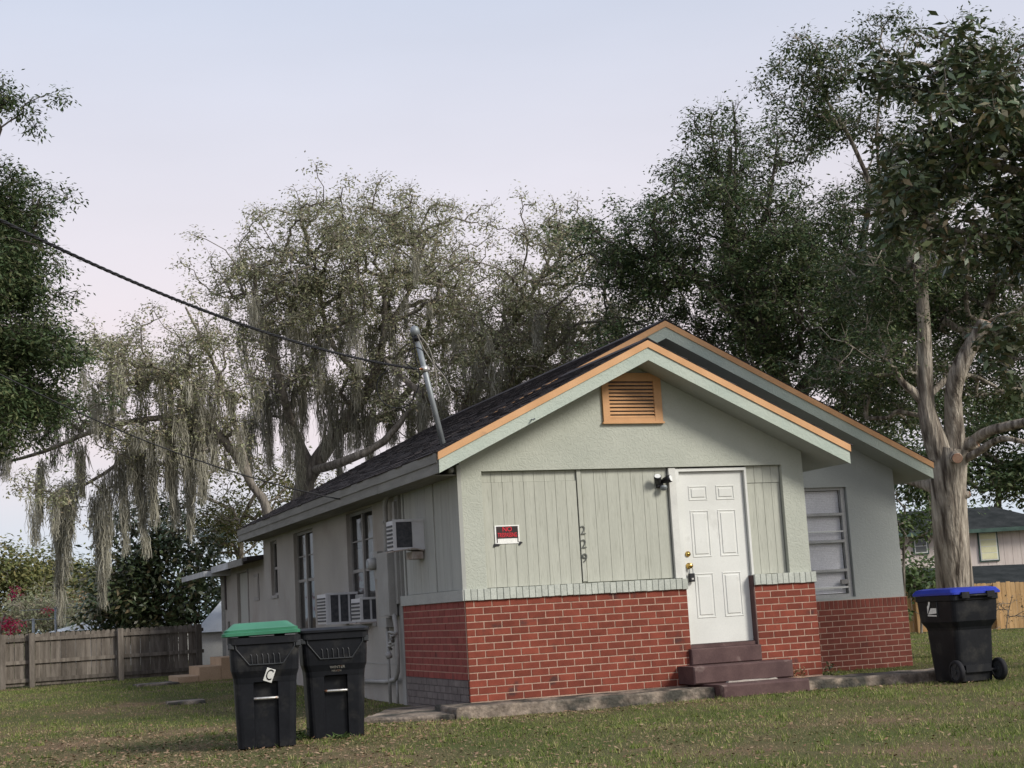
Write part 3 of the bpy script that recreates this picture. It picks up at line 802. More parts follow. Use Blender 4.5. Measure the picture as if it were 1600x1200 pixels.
# --- steps and concrete
st = thing('front_steps', 'maroon painted concrete front steps below the white door', 'steps', (3.2, -0.4, -0.12))
so = (3.2, -0.4, -0.12)
MB().cbox(2.735, -0.06, 0.227, 3.675, 0.10, 0.415, 0.012).build('step', 'maroon', st, off=so)
MB().cbox(2.575, -0.40, 0.025, 3.88, 0.006, 0.225, 0.015).build('step', 'maroon', st, off=so)
MB().cbox(2.69, -0.84, -0.20, 3.82, -0.002, 0.022, 0.02).build('step', 'maroon', st, off=so)

def _worn():
    o = rough_slab([(2.98, -0.47), (3.62, -0.46), (3.62, -0.415), (2.98, -0.41)], 0.015, 0.036, 's', seg=0.1, amp=0.012).build('worn_edge', 'cement', st, off=(3.2, -0.4, -0.12))
def rough_slab(poly, z0, z1, name, mat='concrete', seg=0.12, amp=0.02):
    """broken-edged slab: outline resampled and jittered"""
    pts = []
    for i in range(len(poly)):
        a, b = np.array(poly[i]), np.array(poly[(i + 1) % len(poly)])
        n = max(1, int(np.linalg.norm(b - a) / seg))
        for k in range(n): pts.append(a + (b - a) * k / n + rng.uniform(-amp, amp, 2))
    n = len(pts)
    c = np.mean(pts, 0)
    m = MB()
    top = [(p[0], p[1], z1 + random.uniform(-.006, .006)) for p in pts]
    ch = [(*(p + (p - c) / np.linalg.norm(p - c) * 0.012), z1 - 0.02) for p in pts]
    bot = [(*(p + (p - c) / np.linalg.norm(p - c) * 0.02), z0) for p in pts]
    m.v = [tuple(map(float, q)) for q in bot + ch + top]
    for a in (0, n):
        for k in range(n): m.f.append((a + k, a + (k + 1) % n, a + n + (k + 1) % n, a + n + k))
    m.f.append(tuple(2 * n + k for k in range(n)))
    return m
_worn()
ap = rough_slab([(-0.36, -0.62), (2.66, -0.66), (2.66, -0.40), (2.555, -0.38), (2.555, 0.02), (-0.04, 0.02), (-0.30, 0.3)], -0.25, -0.005, 'apron')
structure(ap.build('concrete_apron', 'concrete'))
ap = rough_slab([(3.84, -0.72), (6.05, -0.80), (6.15, -0.25), (4.55, -0.2), (4.55, 0.02), (3.92, 0.02)], -0.28, -0.012, 'apron')
structure(ap.build('concrete_apron', 'concrete'))
ap = rough_slab([(-1.28, -0.10), (-0.42, -0.66), (-0.30, -0.30), (-0.10, 0.25), (-0.12, 1.4), (-0.6, 1.2)], -0.3, -0.068, 'apron', seg=0.16, amp=0.045)
structure(ap.build('concrete_apron', 'concrete'))
st2 = thing('rear_steps', 'tan concrete back steps against the rear of the house', 'steps', (-0.6, 13.6, 0.0))
so = (-0.6, 13.6, 0.0)
MB().cbox(-0.50, 13.22, -0.05, 0.09, 14.5, 0.42, 0.01).build('step', 'concrete_tan', st2, off=so)
MB().cbox(-0.92, 13.22, -0.05, -0.503, 14.5, 0.27, 0.01).build('step', 'concrete_tan', st2, off=so)
MB().cbox(-1.32, 13.22, -0.05, -0.923, 14.5, 0.11, 0.01).build('step', 'concrete_tan', st2, off=so)
o = rough_slab([(-2.1, 12.6), (-1.4, 12.6), (-1.4, 13.5), (-2.1, 13.5)], -0.05, 0.03, 's').build('paving_slab', 'concrete', off=(-1.75, 13, 0), loc=(-1.75, 13, 0)); tag(o, 'grey paving slab on the grass by the back steps', 'paving slab')
o = rough_slab([(-2.45, 6.1), (-1.95, 6.0), (-1.9, 6.6), (-2.4, 6.65)], -0.12, -0.03, 's').build('paving_slab', 'concrete', off=(-2.2, 6.3, 0), loc=(-2.2, 6.3, 0)); tag(o, 'small pale slab alone in the grass left of the green lidded bin', 'paving slab')

# ------------------------------------------------------------------ things on the house
# no trespassing sign
sg_ = thing('warning_sign', 'black and red NO TRESPASSING sign taped to the siding', 'sign', (0.575, 0.074, 1.84))
sg_.rotation_euler = (0, math.radians(0), 0)
MB().box(-0.150, -0.004, -0.105, 0.150, 0.0, 0.105).build('sign_border', 'signwhite', sg_)
MB().box(-0.132, -0.0065, -0.045, 0.132, -0.0042, 0.092).build('sign_face', 'signblack', sg_)
MB().box(-0.132, -0.0062, -0.092, -0.120, -0.0042, -0.0455).box(0.122, -0.0062, -0.092, 0.132, -0.0042, -0.0455).build('sign_border_line', 'signblack', sg_)
o = link('lettering', text_mesh('NO', 0.075, 0.0006, 'signred'), sg_, (0, -0.0075, 0.058))
o = link('lettering', text_mesh('TRESPASSING', 0.070, 0.0006, 'signred', narrow=0.56), sg_, (0, -0.0075, -0.008))
for sx, pts in ((-1, [(-0.175, -0.132), (-0.165, -0.10), (-0.10, -0.105), (-0.10, -0.125), (-0.145, -0.125), (-0.155, -0.14)]), (1, [(0.135, -0.118), (0.14, -0.085), (0.165, -0.088), (0.182, -0.102), (0.160, -0.112), (0.15, -0.13)])):
    m = MB().prism_y(pts, -0.009, -0.001); m.build('tape', 'black', sg_)
# house numbers
for ch, z, lab in (('2', 1.850, 'top grey digit 2 of the house number on the batten'), ('2', 1.692, 'middle grey digit 2 of the house number on the batten'), ('9', 1.530, 'grey digit 9 below the two digits 2 on the batten')):
    o = link('house_number', text_mesh(ch, 0.145, 0.005, 'number'), None, (1.512, 0.058, z)); tag(o, lab, 'house number', 'digits of the house number')
# floodlight
fl = thing('floodlight', 'black twin head security floodlight on the siding left of the door', 'floodlight', (2.548, 0.088, 2.375))
MB().cbox(-0.045, -0.035, -0.05, 0.045, 0.0, 0.05, 0.01).build('mounting_plate', 'black', fl)
def lamp_head(c, d, r):
    c = np.array(c); d = np.array(d, float); d /= np.linalg.norm(d)
    m = MB().tube([c - d * 0.10, c - d * 0.07, c - d * 0.01, c + d * 0.02], [r * 0.45, r * 0.8, r, r], 14)
    h = m.build('lamp_head', 'black', fl, True)
    MB().tube([c + d * 0.0203, c + d * 0.024], [r * 0.86, r * 0.84], 14).build('lens', 'lens', h)
    MB().tube([(0, -0.03, 0), tuple(c - d * 0.09)], 0.015, 6).build('arm', 'black', fl)
lamp_head((-0.068, -0.11, 0.065), (-0.25, -0.62, 0.72), 0.045)
lamp_head((0.085, -0.11, 0.045), (0.62, -0.75, 0.22), 0.045)
m = MB(); cc = np.array((0.02, -0.075, -0.055))
rg = lambda rad, h: [(cc[0] + rad * math.cos(t), cc[1] + rad * math.sin(t) * 0.8 - h * .3, cc[2] + h) for t in np.linspace(0, 2 * math.pi, 14, endpoint=False)]
m.loft([rg(0.02, -0.035), rg(0.04, -0.022), rg(0.046, 0.0), rg(0.04, 0.022), rg(0.02, 0.03)]); m.build('motion_sensor', 'steel', fl, True)

# window air conditioners
def ac_unit(name, label, loc, depth, width, height, bays, face_fins):
    """casing sticks out of the wall towards -x; louvred side faces the camera"""
    t = thing(name, label, 'air conditioner', loc, 0, 'window air conditioners')
    MB().box(-depth, 0, 0, 0.02, width, height).build('casing', 'acwhite', t)
    fr_ = MB(); e = 0.02
    fr_.box(-depth - 0.01, -0.012, -0.012, 0.02, -0.0005, e).box(-depth - 0.01, -0.012, height - e, 0.02, -0.0005, height + 0.01)
    fr_.box(-depth - 0.01, -0.012, e, -depth + 0.03, -0.0005, height - e)
    fr_.build('side_frame', 'acwhite', t)
    for (a, b) in bays:
        MB().box(a, -0.006, 0.022, b, -0.0008, height - 0.022).build('grille', 'acdark', t)
    for i in range(face_fins):
        z = 0.03 + (height - 0.06) * i / face_fins
        MB().box(-depth - 0.012, 0.03, z, -depth - 0.001, width - 0.03, z + (height - 0.06) / face_fins * 0.5).build('fin', 'acdark', t)
    return t
t = ac_unit('air_conditioner', 'small white window air conditioner high on the porch side wall', (0.0, 1.45, 1.785), 0.37, 0.30, 0.35, [(-0.335, -0.14)], 6)
t2 = MB(); t2.add([(-0.39, -0.03, -0.03), (-0.13, -0.03, 0.0), (0.0, -0.03, -0.03), (0.0, -0.03, -0.018), (-0.13, -0.03, 0.012), (-0.39, -0.03, -0.016),
                   (-0.39, 0.32, -0.03), (-0.13, 0.32, 0.0), (0.0, 0.32, -0.03), (0.0, 0.32, -0.018), (-0.13, 0.32, 0.012), (-0.39, 0.32, -0.016)],
                  [(0, 1, 4, 5), (1, 2, 3, 4), (6, 11, 10, 7), (7, 10, 9, 8), (5, 4, 10, 11), (4, 3, 9, 10), (0, 6, 7, 1), (1, 7, 8, 2), (0, 5, 11, 6)])
t2.build('drip_tray', 'rust', t)
MB().box(-0.14, 0.02, -0.12, 0.0, 0.28, -0.032).build('bracket', 'rust', t)
t = ac_unit('air_conditioner', 'white window air conditioner with three dark grilles above the black lidded bin', (0.05, 4.95, 0.945), 0.44, 0.55, 0.42, [(-0.375, -0.265), (-0.235, -0.125), (-0.095, 0.0)], 8)
t = ac_unit('air_conditioner', 'small pale window air conditioner nearest the electric panel', (0.05, 3.98, 0.955), 0.20, 0.50, 0.31, [(-0.165, -0.07), (-0.04, 0.015)], 5)
MB().box(-0.23, -0.03, -0.035, 0.02, 0.52, -0.014).build('drip_tray', 'rust', t)
o = MB().box(0.03, 4.5, 0.93, 0.07, 4.93, 1.33).build('accordion_panel', 'winframe', house)

# conduit, panel, meter, pipes
cd = thing('conduit', 'grey painted conduit running under the eave and down the side wall', 'conduit', (-0.05, 2.8, 0))
co = (-0.05, 2.8, 0)
MB().tube([(-0.06, 0.05, 2.60), (-0.06, 0.10, 2.57), (-0.06, 1.2, 2.57), (-0.06, 2.62, 2.57), (-0.06, 2.78, 2.53), (-0.06, 2.86, 2.42), (-0.06, 2.88, 1.9), (-0.06, 2.9, 1.80)], 0.034, 10).build('pipe', 'pipe', cd, True, off=co)
for z in (2.2, ):
    MB().box(-0.10, 2.85, z, 0.02, 2.92, z + 0.03).build('strap', 'pipe', cd, off=co)
ep = thing('electrical_panel', 'tall grey electrical panel box on the side wall behind the brick corner', 'electrical panel', (0, 2.9, 1.0))
MB().box(-0.12, -0.28, 0.0, 0.018, 0.28, 0.82).build('box', 'panelbox', ep)
MB().box(-0.128, -0.265, 0.012, -0.1205, 0.0, 0.808).build('cover', 'panelbox', ep)
MB().box(-0.115, -0.05, -0.14, 0.018, 0.33, -0.02).build('junction_box', 'panelbox', ep)
MB().box(-0.045, -0.40, 0.15, 0.018, -0.30, 1.45).build('trim_board', 'panelbox', ep)
MB().tube([(-0.02, -0.285, 0.0), (-0.02, -0.285, 1.0)], 0.008, 6).build('cable', 'cable', ep)
em = thing('electric_meter', 'round electric meter with grey cover beside the twin window', 'electric meter', (0.02, 3.45, 1.70))
MB().box(-0.08, -0.10, -0.20, 0.0, 0.10, 0.16).build('socket', 'panelbox', em)
MB().tube([(-0.081, 0, 0), (-0.15, 0, 0), (-0.19, 0, 0)], [0.082, 0.08, 0.068], 16).build('dial', 'winframe', em, True)
MB().tube([(-0.191, 0, 0), (-0.196, 0, 0)], [0.055, 0.05], 16).build('glass_face', 'glass_dark', em)
wp = thing('water_pipes', 'bent grey pipes with a valve against the brick corner of the side wall', 'pipe', (-0.06, 2.6, 0))
po = (-0.06, 2.6, 0)
MB().tube([(-0.04, 2.80, 1.02), (-0.06, 2.70, 1.05), (-0.07, 2.62, 1.0), (-0.07, 2.56, 0.86), (-0.07, 2.55, 0.5), (-0.07, 2.58, 0.30), (-0.06, 2.72, 0.20), (-0.05, 3.2, 0.16), (-0.05, 4.6, 0.14)], 0.03, 10).build('pipe', 'pipe', wp, True, off=po)
MB().tube([(-0.07, 2.98, -0.15), (-0.07, 2.97, 0.98)], 0.022, 8).build('pipe', 'pipe', wp, True, off=po)
MB().tube([(-0.05, 2.70, -0.1), (-0.05, 2.70, 0.2)], 0.016, 6).build('pipe', 'pipe', wp, True, off=po)
vv = MB()
for i in range(5):
    a = i * 1.25
    vv.tube([(-0.09 + 0.02 * math.cos(a), 2.56 + 0.06 * math.sin(a), 0.66 + 0.03 * i), (-0.15, 2.60 + 0.08 * math.cos(a), 0.62 + 0.045 * i), (-0.10, 2.66 + 0.06 * math.sin(a + 1), 0.58 + 0.05 * i)], 0.018, 6)
vv.tube([(-0.13, 2.64, 0.52), (-0.19, 2.64, 0.50)], 0.045, 10)
vv.build('valve', 'pipe', wp, True, off=po)
o = MB().box(0.0135, 2.9, 0.38, 0.0185, 4.7, 0.392).build('wall_cable', 'pipe', house)

# service mast with weatherhead and loose conductors
mb_ = np.array([0.04, 0.60, 2.93]); mt_ = np.array([-0.235, 0.60, 4.26])
ms = thing('service_mast', 'galvanised service mast with grey weatherhead leaning above the roof', 'service mast', mb_)
MB().tube([mb_ - (mt_ - mb_) * 0.1, mt_], 0.033, 12).build('pole', 'steel', ms, True, off=mb_)
ml = MB(); dr = (mt_ - mb_) / np.linalg.norm(mt_ - mb_)
ml.tube([mt_ - dr * 0.02, mt_ + dr * 0.05, mt_ + dr * 0.085, mt_ + dr * 0.10], [0.056, 0.056, 0.042, 0.012], 12); ml.build('weatherhead', 'steel', ms, True, off=mb_)
MB().tube([mt_ - dr * 0.085, mt_ - dr * 0.021], [0.050, 0.054], 12).build('weatherhead_insert', 'black', ms, True, off=mb_)
at_ = mb_ + (mt_ - mb_) * 0.685
MB().tube([at_ - dr * 0.035, at_ + dr * 0.035], 0.045, 12).tube([at_, at_ + np.array([-0.11, -0.02, 0.0])], 0.012, 6).build('clamp', 'zinc', ms, True, off=mb_)
hub = mt_ - dr * 0.07
def loose(pts, r, mat):
    P_ = [np.array(p, float) for p in pts]
    out_ = []
    n = len(P_)
    for i in range(n - 1):
        p0, p1, p2, p3 = P_[max(i - 1, 0)], P_[i], P_[i + 1], P_[min(i + 2, n - 1)]
        for t in np.linspace(0, 1, 7)[:-1]:
            out_.append(0.5 * ((2 * p1) + (-p0 + p2) * t + (2 * p0 - 5 * p1 + 4 * p2 - p3) * t * t + (-p0 + 3 * p1 - 3 * p2 + p3) * t ** 3))
    out_.append(P_[-1])
    MB().tube(out_, r, 6).build('conductor', mat, ms, True, off=mb_)
def MP(px, py): return P(px, py, 17.35)
loose([MP(652, 523), MP(662, 545), MP(680, 572), MP(695, 590), MP(702, 605), MP(704, 612)], 0.009, 'cable_grey')
loose([MP(654, 522), MP(668, 540), MP(676, 560), MP(682, 590), MP(680, 615)], 0.009, 'cable_grey')
loose([MP(645, 523), MP(648, 545), MP(651, 565), MP(655, 580)], 0.007, 'cable')
loose([MP(608, 577), MP(593, 590), MP(589, 608), MP(597, 627), MP(615, 637), MP(636, 634), MP(650, 615), MP(655, 595), MP(654, 582), MP(640, 572), MP(634, 566), MP(638, 552), MP(650, 543), MP(663, 550), MP(680, 570), MP(696, 588), MP(702, 604), MP(703, 615)], 0.007, 'cable')

def power_line(name, label, a, b, sag, r, twist, mat='cable', n=60):
    a, b = np.array(a, float), np.array(b, float)
    m = MB(); strands = 3 if twist else 1
    for s in range(strands):
        pts = []
        for i in range(n + 1):
            t = i / n
            p = a + (b - a) * t; p[2] -= sag * 4 * t * (1 - t)
            if twist:
                w = t * twist * 2 * math.pi + s * 2.094
                p = p + np.array([0, math.cos(w), math.sin(w)]) * r * 1.05
            pts.append(p - a)
        m.tube(pts, r, 6)
    o = m.build(name, mat, None, True, loc=tuple(a)); tag(o, label, 'power line')
power_line('power_line', 'thick twisted black power line running from the mast to the upper left', at_ + np.array([-0.10, -0.02, 0]), P(-330, 168, 9.2), 0.28, 0.0078, 34, n=240)
power_line('power_line', 'thin cable from the left eave crossing the mossy oaks', (-0.37, 4.0, 2.62), P(-250, 440, 17.5), 0.35, 0.009, 0)

# ------------------------------------------------------------------ wheeled bins
def rrect(w, d, z, r, yc=0.0, n=4):
    pts = []
    for cx, cy, a0 in ((w / 2 - r, d / 2 - r, 0), (-w / 2 + r, d / 2 - r, 90), (-w / 2 + r, -d / 2 + r, 180), (w / 2 - r, -d / 2 + r, 270)):
        for k in range(n + 1):
            a = math.radians(a0 + 90 * k / n); pts.append((cx + r * math.cos(a), cy + r * math.sin(a) + yc, z))
    return pts

def wheeled_bin(label, loc, rotz, lidmat, variant):
    t = thing('wheeled_bin', label, 'bin', loc, rotz, 'wheeled refuse bins')
    H = 1.0
    def ring_(w, d, z, nd, nw=0.105):
        """rounded rectangle whose front edge carries the channel"""
        p = rrect(w, d, z, 0.06)
        f = -d / 2
        return p[:15] + [(-nw - 0.006, f, z), (-nw + 0.004, f + nd, z), (nw - 0.004, f + nd, z), (nw + 0.006, f, z)] + p[15:]
    if variant == 'front':
        rings = [ring_(0.45, 0.50, 0.0, 0.03), ring_(0.515, 0.57, 0.015, 0.03), ring_(0.535, 0.60, 0.25, 0.034), ring_(0.55, 0.625, 0.44, 0.036), ring_(0.552, 0.628, 0.46, 0.065), ring_(0.56, 0.64, 0.585, 0.065), ring_(0.563, 0.645, 0.60, 0.0),
                 ring_(0.57, 0.655, 0.64, 0.0), ring_(0.605, 0.695, 0.70, 0.0), ring_(0.615, 0.715, 0.80, 0.0), ring_(0.622, 0.725, 0.93, 0.0), ring_(0.625, 0.73, 0.935, 0.0), ring_(0.655, 0.76, 0.94, 0.0), ring_(0.655, 0.76, H, 0.0)]
    else:
        rings = [ring_(0.40, 0.46, 0.0, 0.0), ring_(0.46, 0.52, 0.02, 0.0), ring_(0.49, 0.56, 0.30, 0.0), ring_(0.515, 0.60, 0.60, 0.0), ring_(0.53, 0.62, 0.63, 0.0), ring_(0.60, 0.71, 0.70, 0.0), ring_(0.61, 0.735, 0.80, 0.0),
                 ring_(0.62, 0.755, 0.93, 0.0), ring_(0.625, 0.76, 0.935, 0.0), ring_(0.645, 0.785, 0.94, 0.0), ring_(0.645, 0.785, H, 0.0)]
    b = MB().loft(rings)
    body = b.build('body', 'bin', t)
    # trapezoid emblem panel with ribs under the rim
    e = MB(); y_ = lambda z: -0.352 - 0.0115 * (z - 0.72) / 0.21
    def bar(p, q, r=0.006):
        e.tube([(p[0], y_(p[1]) - 0.006, p[1]), (q[0], y_(q[1]) - 0.006, q[1])], r, 5)
    if variant == 'front':
        bar((-0.26, 0.935), (-0.255, 0.90)); bar((-0.255, 0.90), (-0.14, 0.755)); bar((-0.14, 0.755), (0.16, 0.755)); bar((0.16, 0.755), (0.265, 0.90)); bar((0.265, 0.90), (0.268, 0.935))
        e.build('panel_frame', 'binrib', body)
        for i in range(6):
            x_ = -0.115 + i * 0.05
            MB().tube([(x_, y_(0.765) - 0.004, 0.762), (x_ - 0.004, y_(0.84) - 0.004, 0.835), (x_ - 0.012, y_(0.85) - 0.001, 0.85)], 0.0055, 5).build('rib', 'binrib', body)
        for sx in (-1, 1):
            MB().cbox(sx * 0.30 - 0.025, -0.372, 0.90, sx * 0.30 + 0.025, -0.30, 0.955, 0.008).build('rim_clip', 'binrib', body)
        MB().tube([(-0.112, -0.300, 0.452), (-0.09, -0.312, 0.452), (0.09, -0.312, 0.452), (0.112, -0.300, 0.452)], 0.0125, 10).build('lift_bar', 'zinc', t, True)
    else:
        for sx in (-1, 1):   # seam lines and side flare
            MB().tube([(sx * 0.312, 0.06, 0.93), (sx * 0.306, 0.06, 0.76)], 0.008, 6).build('seam', 'binrib', body)
    # axle, wheels, wheel housing
    ax_ = 0.30 if variant == 'flat' else 0.235
    MB().tube([(-ax_, 0.285, 0.135), (ax_, 0.285, 0.135)], 0.016, 8).build('axle', 'rubber', t)
    MB().box(-0.17, 0.255, 0.12, 0.17, 0.305, 0.20).build('axle_bracket', 'bin', t)
    wx_ = 0.285 if variant == 'flat' else 0.225
    for sx in (-1, 1):
        wh = thing_part('wheel', t, (sx * wx_, 0.285, 0.135))
        c_ = MB(); ringy = lambda x_, r_: [(x_, r_ * math.cos(a), r_ * math.sin(a)) for a in np.linspace(0, 2 * math.pi, 22, endpoint=False)]
        x0_, x1_ = (-0.03, 0.03)
        c_.loft([ringy(x0_, 0.095), ringy(x0_, 0.118), ringy(x0_ + 0.012, 0.13), ringy(x1_ - 0.012, 0.13), ringy(x1_, 0.118), ringy(x1_, 0.095)], False, False)
        c_.build('tyre', 'rubber', wh, True)
        rm = MB().loft([ringy(-0.018, 0.096), ringy(0.018, 0.096)])
        for k in range(5):
            a = 2 * math.pi * k / 5
            for xx in (-0.024, 0.019):
                rm.add([(xx, 0.02 * math.cos(a + 1.57), 0.02 * math.sin(a + 1.57)), (xx, 0.092 * math.cos(a - 0.16), 0.092 * math.sin(a - 0.16)), (xx, 0.092 * math.cos(a + 0.16), 0.092 * math.sin(a + 0.16)),
                        (xx + 0.005, 0.02 * math.cos(a + 1.57), 0.02 * math.sin(a + 1.57)), (xx + 0.005, 0.092 * math.cos(a - 0.16), 0.092 * math.sin(a - 0.16)), (xx + 0.005, 0.092 * math.cos(a + 0.16), 0.092 * math.sin(a + 0.16))],
                       [(0, 1, 2), (5, 4, 3), (0, 3, 4, 1), (1, 4, 5, 2), (2, 5, 3, 0)])
        rm.loft([ringy(-0.032, 0.03), ringy(0.032, 0.03)])
        rm.build('rim', 'binrib' if variant != 'front' else 'bin', wh)
    # handle at the back
    MB().tube([(-0.22, 0.37, 0.975), (-0.22, 0.42, 0.985), (0.22, 0.42, 0.985), (0.22, 0.37, 0.975)], 0.016, 8).build('handle', 'bin', t, True)
    # lid
    l_ = MB()
    if variant == 'flat' or lidmat == 'bin':
        w2_, d2_ = (0.675, 0.80) if variant == 'front' else (0.675, 0.83)
        l_.loft([rrect(w2_ - .01, d2_ - .02, 1.002, 0.05), rrect(w2_, d2_, 1.006, 0.05), rrect(w2_, d2_, 1.028, 0.05), rrect(w2_ - .05, d2_ - .08, 1.045 if variant == 'front' else 1.07, 0.05), rrect(w2_ - .17, d2_ - .25, 1.05 if variant == 'front' else 1.085, 0.05)])
        lid = l_.build('lid', lidmat, t)
    else:
        l_.loft([rrect(0.665, 0.78, 1.002, 0.05), rrect(0.70, 0.82, 1.004, 0.05), rrect(0.705, 0.825, 1.03, 0.05), rrect(0.66, 0.77, 1.038, 0.05), rrect(0.665, 0.775, 1.058, 0.05), rrect(0.62, 0.72, 1.066, 0.05), rrect(0.50, 0.52, 1.115, 0.06), rrect(0.46, 0.46, 1.12, 0.06)])
        lid = l_.build('lid', lidmat, t)
    for sx in (-0.17, 0.17):
        MB().cbox(sx - 0.05, 0.36, 0.96, sx + 0.05, 0.44, 1.03, 0.01).build('hinge', 'bin', t)
    return t, body, lid
def thing_part(name, parent, loc):
    o = link(name, None, parent, loc); o.empty_display_size = 0.1; return o

c1 = P(416, 1157, 13.75); c2 = P(524, 1141, 14.45)
b1, body1, lid1 = wheeled_bin('black wheeled bin with green lid and a C sticker, left of the pair', (c1[0], c1[1], -0.128), -0.16, 'green', 'front')
lid1.rotation_euler = (math.radians(-0.8), math.radians(-0.8), 0)
lid1.location = (-0.012, -0.004, 0.012)
b2, body2, lid2 = wheeled_bin('black wheeled bin with black lid right of the green lidded bin', (c2[0], c2[1], -0.128), -0.17, 'bin', 'front')
st_ = thing_part('sticker', b1, (0.035, -0.338, 0.655)); st_.rotation_euler = (math.radians(14), math.radians(20), 0)
MB().cbox(-0.040, -0.003, -0.062, 0.040, 0.0, 0.062, 0.001).build('sticker_backing', 'signwhite', st_)
link('lettering', text_mesh('C', 0.145, 0.0006, 'black', narrow=0.62), st_, (0.0, -0.0045, 0.0))
for bb, zz in ((b2, 0.66),):
    o = link('lettering', text_mesh('WINTER', 0.038, 0.0006, 'zinc'), bb, (0.02, -0.342, zz + 0.012)); o.rotation_euler = (math.radians(18), 0, 0)
    o = link('lettering', text_mesh('HAVEN', 0.028, 0.0006, 'zinc'), bb, (0.01, -0.332, zz - 0.022)); o.rotation_euler = (math.radians(18), 0, 0)
c3 = P(1511, 1064, 17.3)
b3, body3, lid3 = wheeled_bin('black wheeled bin with blue lid seen from behind at the right corner', (c3[0], c3[1] + 0.05, -0.135), math.radians(176), 'blue', 'flat')
b3.rotation_euler = (0, 0, math.radians(178))
# pale logo stamped on its side: (y, z) outline on local +x face
lg = MB()
def side_patch(pts):
    lg.add([(0.3065 + 0.009 * (z - 0.80) / 0.13, y - 0.12, z) for y, z in pts], [tuple(range(len(pts)))])
side_patch([(-0.02, 0.79), (0.15, 0.80), (0.16, 0.86), (0.05, 0.862)][::-1])
side_patch([(-0.03, 0.795), (0.02, 0.868), (0.055, 0.93), (0.03, 0.955), (0.005, 0.90), (-0.02, 0.88)])
side_patch([(-0.03, 0.770), (0.145, 0.765), (0.145, 0.780), (-0.03, 0.784)][::-1])
lg.build('logo', 'signwhite', b3)

# ------------------------------------------------------------------ fences
def picket_fence(name, label, a, b, h, pitch, mat, posts, rails, sag=0.0, thick=0.018, rail_side=-1, gapw=0.006, dog=0.03, jit=0.02):
    a, b = np.array(a, float), np.array(b, float)
    L = np.linalg.norm((b - a)[:2]); ang = math.atan2(b[1] - a[1], b[0] - a[0])
    z0 = float(gz(a[0], a[1]))
    t = thing(name, label, 'fence', (a[0], a[1], z0), ang)
    n = int(L / pitch)
    wd_ = pitch - gapw
    shapes = []
    for k in range(4):
        hh = h + random.uniform(-jit, jit)
        shapes.append(MB().prism_y([(0, 0), (wd_, 0), (wd_, hh - dog), (wd_ - dog, hh), (dog, hh), (0, hh - dog)], 0, thick).mesh('picket', mat))
    slope = (float(gz(b[0], b[1])) - z0) / L
    for i in range(n):
        o = link('picket', shapes[random.randrange(4)], t, (i * pitch, random.uniform(-.003, .003), 0.03 + slope * i * pitch + sag * math.sin(i / n * math.pi)))
        o.rotation_euler = (0, random.uniform(-0.008, 0.008), 0)
    for zr in rails:
        pieces = [0.0] + [p for p in posts if 0 < p < L] + [L]
        for p, q in zip(pieces[:-1], pieces[1:]):
            MB().box(p + 0.002, rail_side * 0.042 if rail_side < 0 else thick + 0.001, zr + slope * p, q - 0.002, -0.004 if rail_side < 0 else thick + 0.04, zr + 0.075 + slope * p).build('rail', mat, t)
    for p in posts:
        MB().box(p - 0.055, -0.15, -0.25 + slope * p, p + 0.055, -0.044, h + 0.02 + slope * p).build('post', mat, t)
    return t
picket_fence('picket_fence', 'weathered grey wooden fence across the back yard on the left', (-5.55, 16.55), (-0.18, 17.35), 1.07, 0.104, 'fence', [1.20, 1.78, 3.60, 5.30], [0.10, 0.47, 0.93])
picket_fence('board_fence', 'fresh tan wooden board fence behind the blue lidded bin', (21.0, 22.8), (27.5, 20.5), 1.38, 0.145, 'fence_tan', [1.0, 3.4, 5.8], [0.3, 1.05], rail_side=1, dog=0.02)
pf = picket_fence

# ------------------------------------------------------------------ neighbouring buildings
def lp(t, d): return d / F
nb = P(1500, 880, 62)
ph = thing('pink_house', 'pink board house with dark roof and green trimmed windows behind the oak trunk', 'house', (nb[0], nb[1], -0.7), -YAW)
k_ = 62 / F
zb_ = nb[2] + 0.7
wall = MB()
X = lambda px: (px - 1500) * k_
Z = lambda py, px=1500: (880 - py) * k_ + zb_ - (px - 1500) * k_ * 0.06
for i in range(20):
    a = X(1385) + i * (X(1650) - X(1385)) / 20; b_ = X(1385) + (i + 1) * (X(1650) - X(1385)) / 20
    MB().cbox(a + 0.004, 0.0, 0.0, b_ - 0.004, 0.03, Z(826), 0.006).build('board', 'pink', ph)
MB().box(X(1385), 0.03, 0, X(1650), 5.0, Z(826)).build('wall', 'pink', ph)
MB().box(X(1646), -0.03, 0, X(1651), 0.02, Z(826)).build('corner_board', 'shedwall', ph)
ro = MB().add([(X(1375), -0.5, Z(829)), (X(1664), -0.5, Z(829)), (X(1664), 5.5, Z(829)), (X(1375), 5.5, Z(829)), (X(1440), 2.5, Z(790)), (X(1590), 2.5, Z(790))],
              [(0, 1, 5, 4), (1, 2, 5), (2, 3, 4, 5), (3, 0, 4), (3, 2, 1, 0)])
ro.build('roof', 'slate', ph)
MB().box(X(1375), -0.55, Z(835), X(1664), -0.5, Z(829)).build('fascia', 'greentrim', ph)
def nwin(x0, x1, y0, y1, fill, bars):
    f_ = MB().box(X(x0), -0.06, Z(y1), X(x1), -0.005, Z(y0)).build('window', 'greentrim', ph)
    MB().box(X(x0 + 2), -0.08, Z(y1 - 2), X(x1 - 2), -0.061, Z(y0 + 2)).build('sash', 'white', f_)
    n = bars
    for i in range(n):
        ya_ = y0 + 3 + (y1 - y0 - 6) * i / n; yb_ = y0 + 3 + (y1 - y0 - 6) * (i + 1) / n
        MB().box(X(x0 + 3.5), -0.09, Z(yb_ - 0.7), X(x1 - 3.5), -0.081, Z(ya_ + 0.4)).build('pane', fill, f_)
nwin(1429, 1453, 837, 863, 'glass_dark', 2)
nwin(1531, 1562, 833, 880, 'yellowblind', 4)
